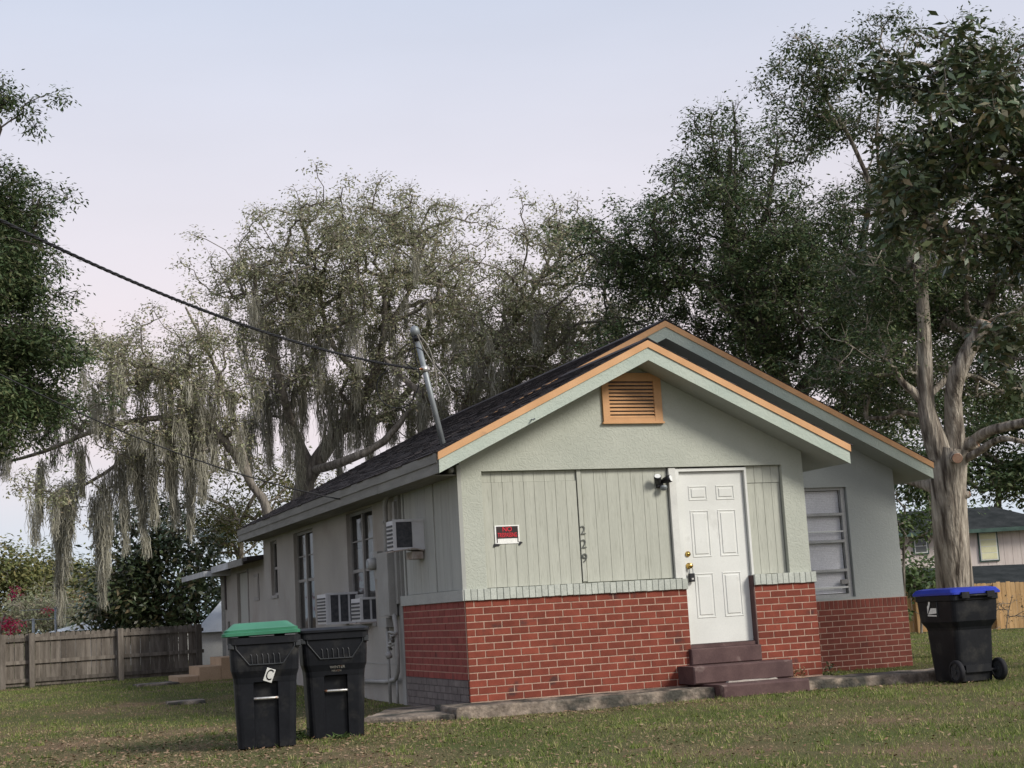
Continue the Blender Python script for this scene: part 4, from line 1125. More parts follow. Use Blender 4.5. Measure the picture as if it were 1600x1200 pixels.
sh0 = P(1540, 915, 54)
sh = thing('low_shed', 'low building with dark sloping roof in front of the pink house', 'shed', (sh0[0], sh0[1], -0.7), -YAW)
k2 = 54 / F; zb2 = sh0[2] + 0.7
X2 = lambda px: (px - 1540) * k2
Z2 = lambda py: (915 - py) * k2 + zb2
MB().box(X2(1425), 0.1, 0, X2(1640), 5, Z2(915)).build('wall', 'shedwall', sh)
MB().add([(X2(1420), -0.3, Z2(916)), (X2(1660), -0.3, Z2(920)), (X2(1660), 3.0, Z2(884)), (X2(1440), 3.0, Z2(880)), (X2(1440), 5.3, Z2(910)), (X2(1660), 5.3, Z2(914))], [(0, 1, 2, 3), (3, 2, 5, 4), (0, 3, 4), (1, 5, 2), (0, 4, 5, 1)]).build('roof', 'slate', sh)
# pale sheds beyond the left fence
s0 = P(130, 985, 46)
s1_ = thing('metal_roof_shed', 'low building with pale metal roof beyond the back fence', 'shed', (s0[0], s0[1], 0), -YAW)
k3 = 46 / F; zz = s0[2]
MB().box(-0.9, 0.05, 0, 2.4, 4, zz).build('wall', 'shedwall', s1_)
rf = MB().add([(-1.0, -0.3, zz), (2.6, -0.3, zz + 0.02), (2.6, 2.2, zz + 0.62), (0.55, 2.2, zz + 0.55), (2.6, 4.5, zz), (-1.0, 4.5, zz)], [(0, 1, 2, 3), (3, 2, 4, 5), (0, 3, 5), (1, 4, 2), (5, 4, 1, 0)]).build('roof', 'metalroof', s1_)
for i in range(8):
    x_ = -0.4 + i * 0.38
    MB().tube([(x_, -0.31, zz + 0.02), (max(x_, 0.56), 2.18, zz + 0.57)], 0.02, 5).build('seam', 'metalroof', rf)
s0 = P(318, 945, 34)
s2_ = thing('white_shed', 'pale roofed outbuilding right behind the rear corner of the house', 'shed', (s0[0] + 0.4, s0[1], 0), -YAW)
MB().box(-0.5, 0, 0, 3.0, 3, 0.95).build('wall', 'shedwall', s2_)
rf = MB().add([(-0.6, -0.2, 0.90), (3.2, -0.2, 0.90), (3.2, 2.0, 1.95), (-0.1, 2.0, 1.95), (3.2, 4.2, 0.95), (-0.6, 4.2, 0.95)], [(0, 1, 2, 3), (3, 2, 4, 5), (0, 3, 5), (1, 4, 2), (5, 4, 1, 0)]).build('roof', 'metalroof', s2_)
for i in range(8):
    MB().tube([(-0.6, -0.21, 0.95 + i * 0.12), (3.2, -0.21, 0.95 + i * 0.12)], 0.004, 4) if False else None
# wire fence posts beyond
for px, py, lab in ((87, 950, 'tall pale metal fence post standing above the wooden fence'), (52, 968, 'short pale metal fence post near the red flowers')):
    q = P(px, py, 40)
    t = thing('metal_post', lab, 'post', (q[0], q[1], 0), 0, 'metal posts beyond the fence')
    MB().tube([(0, 0, 0), (0, 0, q[2])], 0.035, 8).tube([(0, 0, q[2]), (0, 0, q[2] + 0.03)], [0.045, 0.01], 8).build('pole', 'steel', t, True)
    if py == 950:
        for dz in (0.02, 0.28):
            MB().tube([(-0.9, 0, q[2] - dz), (0, 0, q[2] - dz), (0.5, 0, q[2] - dz + 0.01)], 0.008, 4).build('wire', 'steel', t)

# ------------------------------------------------------------------ trees
def rand_unit(n):
    v = rng.normal(size=(n, 3)); return v / np.linalg.norm(v, axis=1, keepdims=True)

def leaf_cards(centres, size, aspect=0.45, droop=0.0, outward=None, fold=0.18):
    """one kite per leaf, slightly folded along the midrib"""
    n = len(centres)
    d = rand_unit(n)
    nn = rand_unit(n) * 0.75 + np.array([0, 0, 0.9])
    if outward is not None:
        d = d + outward * 0.8; nn = nn + outward * 0.55
    d[:, 2] -= droop
    nn /= np.linalg.norm(nn, axis=1, keepdims=True) + 1e-9
    d = d - nn * np.sum(d * nn, 1, keepdims=True)
    d /= np.linalg.norm(d, axis=1, keepdims=True) + 1e-9
    s = np.cross(nn, d)
    L = (size * rng.uniform(0.65, 1.3, n))[:, None]
    w = L * aspect * 0.5
    v = np.stack([centres, centres + d * L * 0.45 + s * w + nn * w * fold, centres + d * L, centres + d * L * 0.45 - s * w + nn * w * fold], 1).reshape(-1, 3)
    f = np.arange(4 * n).reshape(n, 4)
    return v, f

def tree(name, label, base, limbs, lobes, leaf, leaf_size, per, clump_r, bark, twig=0.010, twigs=0, moss=None, aspect=0.45, flat=0.75, limb_n=10, shell=0.5, extra=None, cat='tree', rmax=0.10,
         droop=0.1, group=None, sparse=0.0, pad=0.5, pack=5, wob=0.07):
    base = np.array(base, float)
    t = thing(name, label, cat, base, 0, group)
    nodes, par, fixed = [], [], []
    tr = MB()
    for li, limb in enumerate(limbs):
        pts = [np.array(p[:3], float) for p in limb]; rad = [p[3] for p in limb]
        # smooth resample
        P2, R2 = [], []
        for i in range(len(pts) - 1):
            seg = max(2, int(np.linalg.norm(pts[i + 1] - pts[i]) / 0.35))
            p0, p1, p2, p3 = pts[max(i - 1, 0)], pts[i], pts[i + 1], pts[min(i + 2, len(pts) - 1)]
            for k in range(seg):
                u = k / seg
                P2.append(0.5 * ((2 * p1) + (-p0 + p2) * u + (2 * p0 - 5 * p1 + 4 * p2 - p3) * u * u + (-p0 + 3 * p1 - 3 * p2 + p3) * u ** 3)); R2.append(rad[i] + (rad[i + 1] - rad[i]) * u)
        P2.append(pts[-1]); R2.append(rad[-1])
        tr.tube([p - base for p in P2], R2, limb_n, wob=wob)
        j0 = len(nodes)
        if li == 0: pj = -1
        else:
            dd = [np.linalg.norm(P2[0] - q) for q in nodes]; pj = int(np.argmin(dd))
        for i, p in enumerate(P2):
            nodes.append(p); par.append(pj if i == 0 else len(nodes) - 2); fixed.append(R2[i])
    # clump centres
    cs = []
    for (c, rx, ry, rz, n) in lobes:
        ns_ = max(2, n // pack)
        u = rand_unit(ns_) * (rng.uniform(0, 1, ns_) ** shell)[:, None]
        u = u[rng.integers(0, ns_, n)]
        jit = rng.normal(size=(n, 3)) * pad * np.array([1, 1, 0.45])
        cs.append(jit + np.array(c) + u[:, :1] * rx * r0 + u[:, 1:2] * ry * np.array([math.sin(YAW), math.cos(YAW), 0]) + u[:, 2:3] * rz * np.array([0, 0, 1.0]))
    cs = np.concatenate(cs)
    NA = np.array(nodes)
    d0 = np.min(np.linalg.norm(cs[:, None] - NA[None], axis=2), axis=1)
    order = np.argsort(d0)
    depth = [0.0] * len(nodes)
    for i in range(len(nodes)):
        if par[i] >= 0: depth[i] = depth[par[i]] + np.linalg.norm(nodes[i] - nodes[par[i]])
    NP = np.zeros((len(nodes) + len(cs) * 4, 3)); NP[:len(nodes)] = nodes; DP = np.zeros(len(NP)); DP[:len(nodes)] = depth
    m = len(nodes)
    kids_leaf = []
    for ci in order:
        c = cs[ci]
        cost = np.linalg.norm(NP[:m] - c, axis=1) + 0.12 * DP[:m] + 0.35 * np.clip(NP[:m, 2] - c[2], 0, None)
        j = int(np.argmin(cost))
        a = NP[j]; L = np.linalg.norm(c - a); prev = j
        for k in (1, 2, 3):
            u = k / 3
            p = a + (c - a) * u
            if k < 3: p = p + rng.normal(size=3) * L * 0.08 + np.array([0, 0, L * 0.06])
            NP[m] = p; par.append(prev); fixed.append(None); DP[m] = DP[prev] + L / 3; prev = m; m += 1
        kids_leaf.append(prev)
    cnt = np.zeros(m)
    for k in kids_leaf: cnt[k] += 1
    for i in range(m - 1, -1, -1):
        if par[i] >= 0: cnt[par[i]] += cnt[i]
    nl = len(nodes)
    # branch sticks (vectorised 5-gon frusta)
    idx = np.arange(nl, m); pj = np.array(par)[idx]
    ra = np.minimum(twig * np.sqrt(np.maximum(cnt[pj], 1)), rmax); rb = np.minimum(twig * np.sqrt(np.maximum(cnt[idx], 1)), rmax)
    ra = np.where(pj < nl, rb * 1.15, ra); ra = np.minimum(ra, rb * 1.6)
    A, B = NP[pj] - base, NP[idx] - base
    sv_, sq_ = sticks(A, B, ra, rb)
    if twigs:
        n = len(cs) * twigs
        a = np.repeat(cs, twigs, axis=0) - base
        dd = rand_unit(n); dd[:, 2] = np.abs(dd[:, 2]) * 0.8 + 0.1
        b = a + dd * clump_r * rng.uniform(0.5, 1.25, n)[:, None]
        v_, q_ = sticks(a, b, np.full(n, twig * 0.7), np.full(n, twig * 0.25), 3)
        sq_ = np.concatenate([sq_, q_ + len(sv_)]); sv_ = np.concatenate([sv_, v_])
    me = tr.mesh('trunk', bark, True)
    # merge limb mesh and branch sticks in one trunk object
    v1 = np.zeros(len(me.vertices) * 3, np.float32); me.vertices.foreach_get('co', v1); v1 = v1.reshape(-1, 3)
    f1 = [f for f in tr.f if len(f) == 4]; caps = [f for f in tr.f if len(f) != 4]
    allf = np.concatenate([np.array(f1, np.int32).reshape(-1, 4), sq_ + len(v1)])
    me2 = big_mesh('trunk', np.concatenate([v1, sv_]), allf, bark)
    me2.polygons.foreach_set('use_smooth', [True] * len(me2.polygons)); me2.update()
    trunk = link('trunk', me2, t)
    # leaves
    per_c = rng.integers(int(per * 0.5), int(per * 1.5) + 1, len(cs))
    if sparse: per_c = np.where(rng.uniform(0, 1, len(cs)) < sparse, per_c // 6, per_c)
    C = np.repeat(cs, per_c, axis=0)
    off = rng.normal(size=C.shape) * clump_r * 0.55
    off[:, 2] *= flat
    outw = off / (np.linalg.norm(off, axis=1, keepdims=True) + 1e-9)
    lv, lf = leaf_cards(C + off - base, leaf_size, aspect, droop, outw)
    crown = link('crown', big_mesh('crown', lv, lf, leaf), t)
    if moss:
        frac, strands, length, spread, zmax = moss[:5]
        sel = [c for c in cs if rng.uniform() < frac and c[2] < zmax]
        if len(moss) > 5:      # the large beards: (px, top, bottom, half width, depth)
            for (px, pt, pb, hw, d_) in moss[5]:
                q = P(px, pt, d_); sel.append(np.array([*q, (pb - pt) * d_ / F, hw * d_ / F]))
        hang(t, base, sel, strands, length, spread, True)
    if extra: extra(t, base)
    return t

def sticks(A, B, ra, rb, n=5):
    t = B - A; L = np.linalg.norm(t, axis=1, keepdims=True) + 1e-9; t = t / L
    up = np.where(np.abs(t[:, 2:3]) < 0.9, np.array([[0, 0, 1.0]]), np.array([[1.0, 0, 0]]))
    a = np.cross(t, up); a /= np.linalg.norm(a, axis=1, keepdims=True); b = np.cross(t, a)
    ang = np.linspace(0, 2 * math.pi, n, endpoint=False)
    ring = a[:, None] * np.cos(ang)[None, :, None] + b[:, None] * np.sin(ang)[None, :, None]
    lo = A[:, None] - t[:, None] * 0.01 + ring * ra[:, None, None]; hi = B[:, None] + ring * rb[:, None, None]
    v = np.concatenate([lo, hi], 1).reshape(-1, 3)
    o = (np.arange(len(A)) * 2 * n)[:, None, None]
    k = np.arange(n); q = np.stack([k, (k + 1) % n, (k + 1) % n + n, k + n], 1)[None]
    return v, (o + q).reshape(-1, 4)

def hang(t, base, pts, strands, length, spread, exact=None):
    """Spanish moss: bundles of long tapering ragged strips"""
    V, Q = [], []
    n0 = 0
    SEG = 4
    for c in pts:
        if exact is not None and len(c) == 5:
            Lc, spread_, k = c[3], c[4], int(90 + 260 * c[3]); c = c[:3]; sc = 0.65
        else:
            sc = rng.uniform(0.3, 1.0) ** 1.4
            Lc = length * sc; spread_ = spread
            k = int(strands * (0.3 + 1.4 * sc))
        sway = rng.normal(size=2) * 0.06
        u0_ = rng.uniform(0, 1, k) ** 1.25
        rad = spread_ * (0.35 + sc) * (1 - u0_ * 0.85) * np.sqrt(rng.uniform(0, 1, k))
        ph = rng.uniform(0, 2 * math.pi, k)
        st_ = c + np.stack([np.cos(ph) * rad * 1.5 + sway[0] * u0_ * Lc, np.sin(ph) * rad + sway[1] * u0_ * Lc, -u0_ * Lc + rng.normal(size=k) * 0.05], 1)
        L = np.minimum(rng.uniform(0.18, 0.75, k), 0.2 + Lc * (1.08 - u0_))
        wd_ = rng.uniform(0.003, 0.010, k)
        ang = rng.uniform(0, math.pi, k); side = np.stack([np.cos(ang), np.sin(ang), np.zeros(k)], 1)
        walk = np.zeros((k, 3)); rows = []
        for s in range(SEG + 1):
            u = s / SEG
            p = st_ + np.array([0, 0, -1.0]) * (L * u)[:, None] + walk
            walk = walk + rng.normal(size=(k, 3)) * np.array([0.030, 0.030, 0.012])
            w_ = (wd_ * (0.35 + 0.65 * math.sin(math.pi * min(0.15 + u * 0.85, 1))) * rng.uniform(0.5, 1.4, k) + 0.001)[:, None] * side
            rows.append(np.stack([p - w_, p + w_], 1))
        R_ = np.stack(rows, 1)                      # k, SEG+1, 2, 3
        V.append(R_.reshape(-1, 3) - base)
        idx = n0 + (np.arange(k) * (SEG + 1) * 2)[:, None, None] + (np.arange(SEG) * 2)[None, :, None] + np.array([0, 1, 3, 2])[None, None]
        Q.append(idx.reshape(-1, 4)); n0 += k * (SEG + 1) * 2
    if V:
        o = link('spanish_moss', big_mesh('spanish_moss', np.concatenate(V), np.concatenate(Q), 'moss'), t)
        o['label'] = 'grey Spanish moss hanging in curtains'

def LB(px, py, d, rpx, rpy, rd, n):
    k = d / F
    return (P(px, py, d), rpx * k, rd, rpy * k, n)
def LM(*pts):
    """limb through pixels at depths: (px, py, d, radius in px)"""
    return [(*P(a, b, d), r * d / F) for a, b, d, r in pts]
def foot(px, d, r):
    q = P(px, 1000, d); return (q[0], q[1], float(gz(q[0], q[1])) - 0.15, r * d / F)
def footpt(px, d):
    q = P(px, 1000, d); return (q[0], q[1], float(gz(q[0], q[1])))

# centre live oak
dA = 38
tree('live_oak', 'tall mossy live oak rising behind the middle of the roof', footpt(470, dA),
     [[foot(468, dA, 22)] + LM((472, 790, dA, 17), (488, 735, dA, 14), (530, 672, dA, 11), (580, 600, dA, 8), (600, 520, dA, 5), (600, 440, dA, 3)),
      LM((488, 735, dA, 10), (462, 680, dA, 7), (440, 610, dA - 1, 6), (425, 540, dA - 1, 4), (400, 470, dA - 1, 3)),
      LM((530, 672, dA, 8), (600, 650, dA + 1, 7), (650, 590, dA + 1, 5), (670, 500, dA + 1, 3)),
      LM((488, 735, dA, 7), (540, 720, dA - 2, 7), (600, 690, dA - 2, 6), (640, 640, dA - 2, 4)),
      LM((580, 600, dA, 5), (520, 540, dA, 4), (500, 460, dA, 3), (490, 400, dA, 2)), LM((500, 460, dA, 3), (430, 430, dA, 2.5), (370, 430, dA, 1.5)),
      LM((600, 520, dA, 4), (650, 430, dA, 3), (640, 350, dA, 2))],
     [LB(560, 430, dA, 190, 105, 3.5, 460), LB(640, 345, dA, 70, 42, 1.5, 90), LB(395, 425, dA, 62, 55, 2, 90), LB(425, 520, dA, 75, 50, 2.5, 70), LB(700, 470, dA, 90, 100, 2.5, 150),
      LB(560, 575, dA, 150, 45, 2.5, 90), LB(430, 600, dA, 60, 45, 2, 36), LB(540, 345, dA, 50, 35, 1.5, 40), LB(640, 630, dA, 70, 40, 2, 40)],
     'leaf_live', 0.088, 68, 0.30, 'bark', twig=0.0105, twigs=4, moss=(0.17, 90, 1.25, 0.13, P(560, 450, dA)[2], [(412, 590, 720, 15, dA), (440, 560, 715, 18, dA), (462, 600, 745, 13, dA), (505, 585, 700, 15, dA), (530, 610, 735, 14, dA), (556, 600, 690, 12, dA), (575, 640, 745, 10, dA), (390, 640, 730, 10, dA), (610, 600, 680, 14, dA), (640, 620, 700, 9, dA)]), aspect=0.42, pad=0.62, pack=6)
# right live oak of the pair
dB = 36
tree('live_oak', 'mossy live oak with forked trunk behind the service mast', footpt(735, dB),
     [[foot(700, dB, 16)] + LM((702, 760, dB, 13), (715, 690, dB, 11), (725, 640, dB, 9), (760, 560, dB, 6), (820, 480, dB, 4), (860, 400, dB, 2)),
      LM((715, 690, dB, 8), (690, 640, dB, 7), (640, 600, dB, 5), (600, 560, dB, 3)), LM((725, 640, dB, 7), (770, 620, dB, 6), (840, 570, dB, 5), (910, 500, dB, 3)),
      LM((702, 760, dB, 8), (670, 720, dB + 1, 7), (655, 660, dB + 1, 5), (660, 600, dB + 1, 4))],
     [LB(850, 470, dB, 105, 85, 3, 210), LB(860, 365, dB, 50, 32, 1.5, 50), LB(775, 550, dB, 85, 60, 2.5, 110), LB(935, 500, dB, 60, 75, 2.5, 80), LB(860, 560, dB, 110, 45, 2.5, 90), LB(690, 610, dB, 60, 30, 2, 30), LB(960, 580, dB, 80, 40, 2.5, 40)],
     'leaf_live', 0.085, 66, 0.29, 'bark', twig=0.0105, twigs=4, moss=(0.15, 90, 1.1, 0.12, P(800, 470, dB)[2], [(735, 560, 660, 12, dB), (770, 590, 670, 14, dB), (800, 560, 640, 15, dB), (840, 580, 640, 12, dB), (690, 620, 700, 9, dB), (660, 610, 690, 8, dB), (755, 640, 700, 8, dB)]), pad=0.6, pack=6)
# left mossy limb tree
dC = 34
tree('live_oak', 'drooping mossy live oak hanging over the back fence on the left', footpt(432, dC),
     [[foot(432, dC, 12)] + LM((424, 820, dC, 8), (395, 760, dC, 6), (352, 690, dC, 7), (300, 655, dC, 6), (230, 655, dC, 4.5), (150, 672, dC, 4), (70, 705, dC, 3), (10, 722, dC, 2)),
      LM((352, 690, dC, 5), (300, 620, dC, 4.5), (250, 590, dC, 4), (200, 600, dC, 3)), LM((395, 760, dC, 4), (360, 640, dC + 1, 4), (330, 560, dC + 1, 3), (290, 480, dC + 1, 1.5)),
      LM((230, 655, dC, 3.5), (190, 720, dC, 3), (110, 770, dC, 2)), LM((300, 655, dC, 3.5), (240, 700, dC, 3), (180, 760, dC, 2))],
     [LB(235, 575, dC, 115, 45, 2.2, 150), LB(120, 640, dC, 75, 42, 2, 56), LB(310, 520, dC, 40, 50, 1.2, 44), LB(200, 690, dC, 120, 36, 2, 60), LB(95, 770, dC, 45, 34, 1.2, 30), LB(335, 620, dC, 45, 45, 1.5, 44),
      LB(280, 690, dC, 70, 36, 2, 40), LB(40, 700, dC, 40, 25, 1, 20), LB(170, 540, dC, 60, 22, 1.5, 36)],
     'leaf_live', 0.080, 58, 0.27, 'bark', twig=0.0085, twigs=4, moss=(0.16, 80, 1.0, 0.10, P(200, 570, dC)[2], [(93, 760, 945, 9, dC), (108, 750, 880, 8, dC), (150, 770, 925, 8, dC), (168, 730, 880, 11, dC), (190, 700, 840, 9, dC), (212, 690, 845, 10, dC), (236, 700, 800, 8, dC), (262, 650, 800, 10, dC), (288, 620, 815, 11, dC), (305, 590, 760, 8, dC), (65, 720, 800, 5, dC), (125, 690, 760, 7, dC), (325, 640, 720, 8, dC)]), pad=0.5, pack=6)
# dark oak at the left edge
dD = 21
tree('oak_tree', 'dense dark green oak cut off by the left edge of the picture', footpt(-190, dD),
     [[foot(-190, dD, 40)] + LM((-185, 800, dD, 34), (-150, 600, dD, 26), (-100, 450, dD, 18), (-40, 300, dD, 9), (0, 200, dD, 4)), LM((-150, 600, dD, 15), (-60, 560, dD, 10), (40, 540, dD, 5)), LM((-100, 450, dD, 12), (-20, 400, dD, 7), (50, 380, dD, 4))],
     [LB(-12, 470, dD, 68, 115, 2.0, 280), LB(35, 620, dD, 62, 42, 1.5, 120), LB(0, 335, dD, 48, 75, 1.2, 110), LB(30, 290, dD, 25, 35, 0.6, 22), LB(68, 560, dD, 36, 36, 1.0, 60), LB(-90, 470, dD, 100, 230, 2, 200), LB(20, 165, dD, 40, 36, 0.5, 16), LB(-20, 680, dD, 60, 40, 1.5, 60), LB(-60, 150, dD, 40, 50, 1, 14), LB(-270, 430, dD, 170, 260, 2.8, 260), LB(-240, 180, dD, 150, 150, 2.2, 110)],  # leftmost lobes lie out of view, added to block sky light from side wall
     'leaf_dark', 0.078, 100, 0.20, 'bark_dark', twig=0.006, twigs=4, aspect=0.34, droop=0.2, pad=0.26, pack=5)
# big dark oak behind the house on the right
dF = 32
tree('oak_tree', 'broad dark oak towering behind the right gable', footpt(1240, dF),
     [[foot(1245, dF, 26)] + LM((1245, 760, dF, 22), (1230, 640, dF, 18), (1200, 540, dF, 13), (1160, 440, dF, 9), (1140, 330, dF, 5), (1140, 230, dF, 3)),
      LM((1230, 640, dF, 14), (1300, 540, dF, 10), (1340, 420, dF, 7), (1360, 300, dF, 4)), LM((1200, 540, dF, 10), (1120, 460, dF, 8), (1040, 410, dF, 6), (970, 395, dF, 3)),
      LM((1300, 540, dF, 8), (1390, 500, dF, 6), (1440, 420, dF, 3)), LM((1230, 640, dF, 9), (1150, 600, dF, 7), (1080, 560, dF, 4)),
      LM((1140, 330, dF, 3), (1120, 250, dF, 2), (1110, 190, dF, 1)), LM((1140, 330, dF, 3), (1150, 240, dF, 2), (1145, 160, dF, 1)), LM((1160, 440, dF, 4), (1200, 320, dF, 3), (1215, 215, dF, 1))],
     [LB(1150, 410, dF, 140, 125, 3.5, 440), LB(1265, 375, dF, 115, 75, 3.0, 210), LB(1130, 285, dF, 55, 50, 1.6, 80), LB(1000, 410, dF, 75, 34, 1.6, 90), LB(945, 365, dF, 26, 50, 1.0, 36), LB(1250, 520, dF, 180, 110, 3.5, 440),
      LB(1090, 550, dF, 150, 55, 3, 190), LB(1400, 480, dF, 120, 140, 3.5, 280), LB(1110, 205, dF, 16, 30, 0.5, 14), LB(1146, 185, dF, 12, 34, 0.5, 14), LB(1085, 235, dF, 12, 26, 0.5, 10), LB(1175, 215, dF, 12, 30, 0.5, 12), LB(1212, 225, dF, 14, 34, 0.6, 16),
      LB(1245, 235, dF, 12, 24, 0.6, 10), LB(1370, 300, dF, 50, 50, 2, 50), LB(1030, 330, dF, 28, 34, 1.2, 22), LB(1350, 640, dF, 110, 50, 3, 130), LB(1010, 490, dF, 70, 45, 2, 56)],
     'leaf_dark', 0.092, 84, 0.28, 'bark_dark', twig=0.0085, twigs=4, aspect=0.40, sparse=0.20, pad=0.48, pack=8)

# pruned oak with the pale trunk
dE = 24
def stubs(t, base):
    def stub(a, b, r0_, r1_):
        A_, B_ = P(*a), P(*b)
        MB().tube([A_ - base, (A_ + B_) / 2 - base, B_ - base], [r0_, (r0_ + r1_) / 2, r1_], 12, wob=0.06).build('branch_stub', 'bark_pale', t, True)
        d_ = (B_ - A_) / np.linalg.norm(B_ - A_)
        MB().tube([B_ + d_ * 0.002 - base, B_ + d_ * 0.012 - base], [r1_ * 0.95, r1_ * 0.9], 12).build('saw_cut', 'cut', t)
    stub((1490, 712, dE), (1496, 716, dE - 0.62), 0.12, 0.085)
    stub((1500, 700, dE), (1526, 690, dE - 0.1), 0.13, 0.10)
    stub((1536, 512, dE - 0.3), (1540, 503, dE - 0.3), 0.125, 0.12)
    stub((1500, 775, dE - 0.1), (1515, 772, dE - 0.15), 0.10, 0.045)
tree('pruned_oak', 'pale trunked oak with sawn off limbs at the right corner of the house', footpt(1492, dE),
     [[foot(1500, dE, 38)] + LM((1494, 940, dE, 29), (1487, 850, dE, 27), (1483, 780, dE, 27), (1482, 735, dE, 28), (1486, 700, dE, 26)),
      LM((1480, 735, dE, 22), (1462, 690, dE, 19), (1448, 640, dE, 13.5), (1446, 580, dE, 11.5), (1444, 510, dE, 10.5), (1440, 430, dE, 9), (1452, 350, dE, 8), (1460, 260, dE, 5), (1450, 160, dE, 3)),
      LM((1490, 725, dE, 22), (1491, 680, dE, 16), (1489, 620, dE - .1, 13), (1496, 585, dE - .2, 14), (1512, 550, dE - .2, 12.5), (1538, 506, dE - .3, 11)),
      LM((1498, 715, dE, 9), (1520, 690, dE, 9), (1550, 672, dE - .5, 8), (1600, 660, dE - 1, 7), (1660, 640, dE - 1.5, 5)),
      LM((1500, 722, dE, 7), (1530, 705, dE - .3, 6), (1556, 688, dE - .5, 5), (1580, 686, dE - .8, 4), (1640, 700, dE - 1, 3)),
      LM((1478, 770, dE, 14), (1455, 758, dE + .2, 12), (1420, 748, dE + .8, 9), (1370, 745, dE + 1.6, 6)),
      LM((1452, 640, dE, 9), (1428, 612, dE, 7), (1408, 595, dE, 5), (1380, 540, dE + .3, 3)),
      LM((1446, 620, dE + .2, 4), (1432, 585, dE + .3, 4), (1438, 520, dE + .6, 3)),
      LM((1450, 620, dE + .3, 5), (1480, 590, dE + .6, 5), (1500, 560, dE + 1, 4), (1540, 480, dE + 1.4, 3)),
      LM((1440, 430, dE, 6), (1380, 330, dE + 1, 4), (1320, 200, dE + 1, 3), (1270, 130, dE + 1, 1.5)), LM((1380, 330, dE + 1, 3), (1370, 200, dE + 1, 2), (1390, 80, dE + 1, 1))],
     [LB(1450, 330, dE + 1, 110, 110, 2.5, 190), LB(1570, 440, dE + 1.5, 60, 120, 2, 110), LB(1370, 440, dE + 1, 80, 95, 2, 100), LB(1350, 570, dE + 1, 90, 55, 1.5, 100), LB(1580, 570, dE + 2, 45, 70, 1.5, 60), LB(1395, 620, dE + 2, 60, 40, 1.2, 40), LB(1540, 620, dE + 2.5, 50, 40, 1.2, 36), LB(1470, 480, dE + 2.5, 70, 60, 1.2, 60), LB(1420, 440, dE + 3, 85, 95, 1.2, 100), LB(1560, 520, dE + 3, 60, 110, 1.2, 80),
      LB(1272, 120, dE + 1, 26, 60, 1.0, 56), LB(1290, 185, dE + 1, 50, 26, 1.0, 44), LB(1390, 60, dE + 1, 40, 45, 1.0, 24), LB(1385, 160, dE + 1, 50, 40, 1.2, 16), LB(1560, 90, dE + 2, 50, 70, 1.5, 60), LB(1400, 190, dE + 1, 55, 50, 1.5, 26), LB(1600, 300, dE + 2, 60, 150, 2, 90)],
     'leaf_dark', 0.076, 84, 0.23, 'bark_pale', twig=0.0065, twigs=5, aspect=0.42, limb_n=16, extra=stubs, wob=0.035, rmax=0.07, sparse=0.15, pad=0.36, pack=5)
# large leaved magnolia in front at the top right
dG = 19
tree('magnolia_tree', 'large leaved magnolia reaching in from the top right corner', footpt(1780, dG),
     [[foot(1780, dG, 36)] + LM((1775, 800, dG, 28), (1750, 600, dG, 22), (1700, 420, dG, 16), (1640, 280, dG, 10), (1560, 180, dG, 6), (1490, 90, dG, 3)),
      LM((1700, 420, dG, 10), (1620, 380, dG, 7), (1540, 370, dG, 5), (1450, 350, dG, 3)), LM((1640, 280, dG, 8), (1560, 260, dG, 6), (1480, 240, dG, 4), (1420, 210, dG, 2)), LM((1700, 420, dG, 9), (1640, 520, dG, 5), (1600, 560, dG, 3)),
      LM((1750, 600, dG, 12), (1850, 450, dG, 9), (1950, 330, dG, 6)), LM((1750, 600, dG, 12), (1900, 520, dG - 1, 9), (2080, 430, dG - 2, 5))],
     [LB(1505, 230, dG, 105, 90, 1.3, 64), LB(1590, 190, dG, 60, 110, 1.2, 40), LB(1478, 70, dG, 30, 50, 0.5, 16), LB(1585, 370, dG, 45, 60, 1.0, 24), LB(1410, 320, dG, 30, 50, 0.5, 18), LB(1430, 125, dG, 45, 20, 0.5, 14), LB(1490, 370, dG, 50, 30, 0.8, 14), LB(1650, 350, dG, 60, 200, 1.2, 60), LB(1612, 540, dG, 30, 40, 0.6, 12),
      LB(1850, 300, dG, 150, 220, 1.8, 110), LB(2080, 330, dG - 1, 160, 200, 1.8, 52), LB(2280, 380, dG - 1, 110, 160, 1.5, 22)],  # unseen crown right of the frame, added to shade the recessed front wall
     'leaf_mag', 0.150, 46, 0.20, 'bark', twig=0.007, twigs=3, aspect=0.42, droop=0.1, pad=0.28, pack=4)
# magnolia behind the back fence
dH = 40
tree('magnolia_tree', 'dark bushy magnolia standing behind the grey back fence', footpt(245, dH),
     [[foot(245, dH, 8)] + LM((245, 940, dH, 6), (245, 880, dH, 4), (248, 810, dH, 2))],
     [LB(245, 890, dH, 75, 80, 1.4, 95), LB(200, 950, dH, 50, 45, 1.2, 46), LB(295, 945, dH, 40, 48, 1.2, 44), LB(255, 820, dH, 40, 40, 0.9, 26)],
     'leaf_mag', 0.20, 60, 0.42, 'bark_dark', twig=0.01, aspect=0.4)
# light tree behind the rear roof
dI = 44
tree('young_oak', 'light green oak with pale branches behind the rear roof', footpt(378, dI),
     [[foot(378, dI, 7)] + LM((376, 870, dI, 5), (374, 820, dI, 4), (350, 790, dI, 3), (300, 770, dI, 2)), LM((374, 820, dI, 3), (400, 770, dI, 3), (430, 740, dI, 2))],
     [LB(390, 800, dI, 75, 60, 2, 60), LB(330, 830, dI, 50, 50, 1.5, 30), LB(430, 760, dI, 60, 45, 2, 34), LB(350, 720, dI + 2, 80, 40, 2, 30)],
     'leaf_far', 0.13, 60, 0.6, 'bark_pale', twig=0.012, twigs=4)
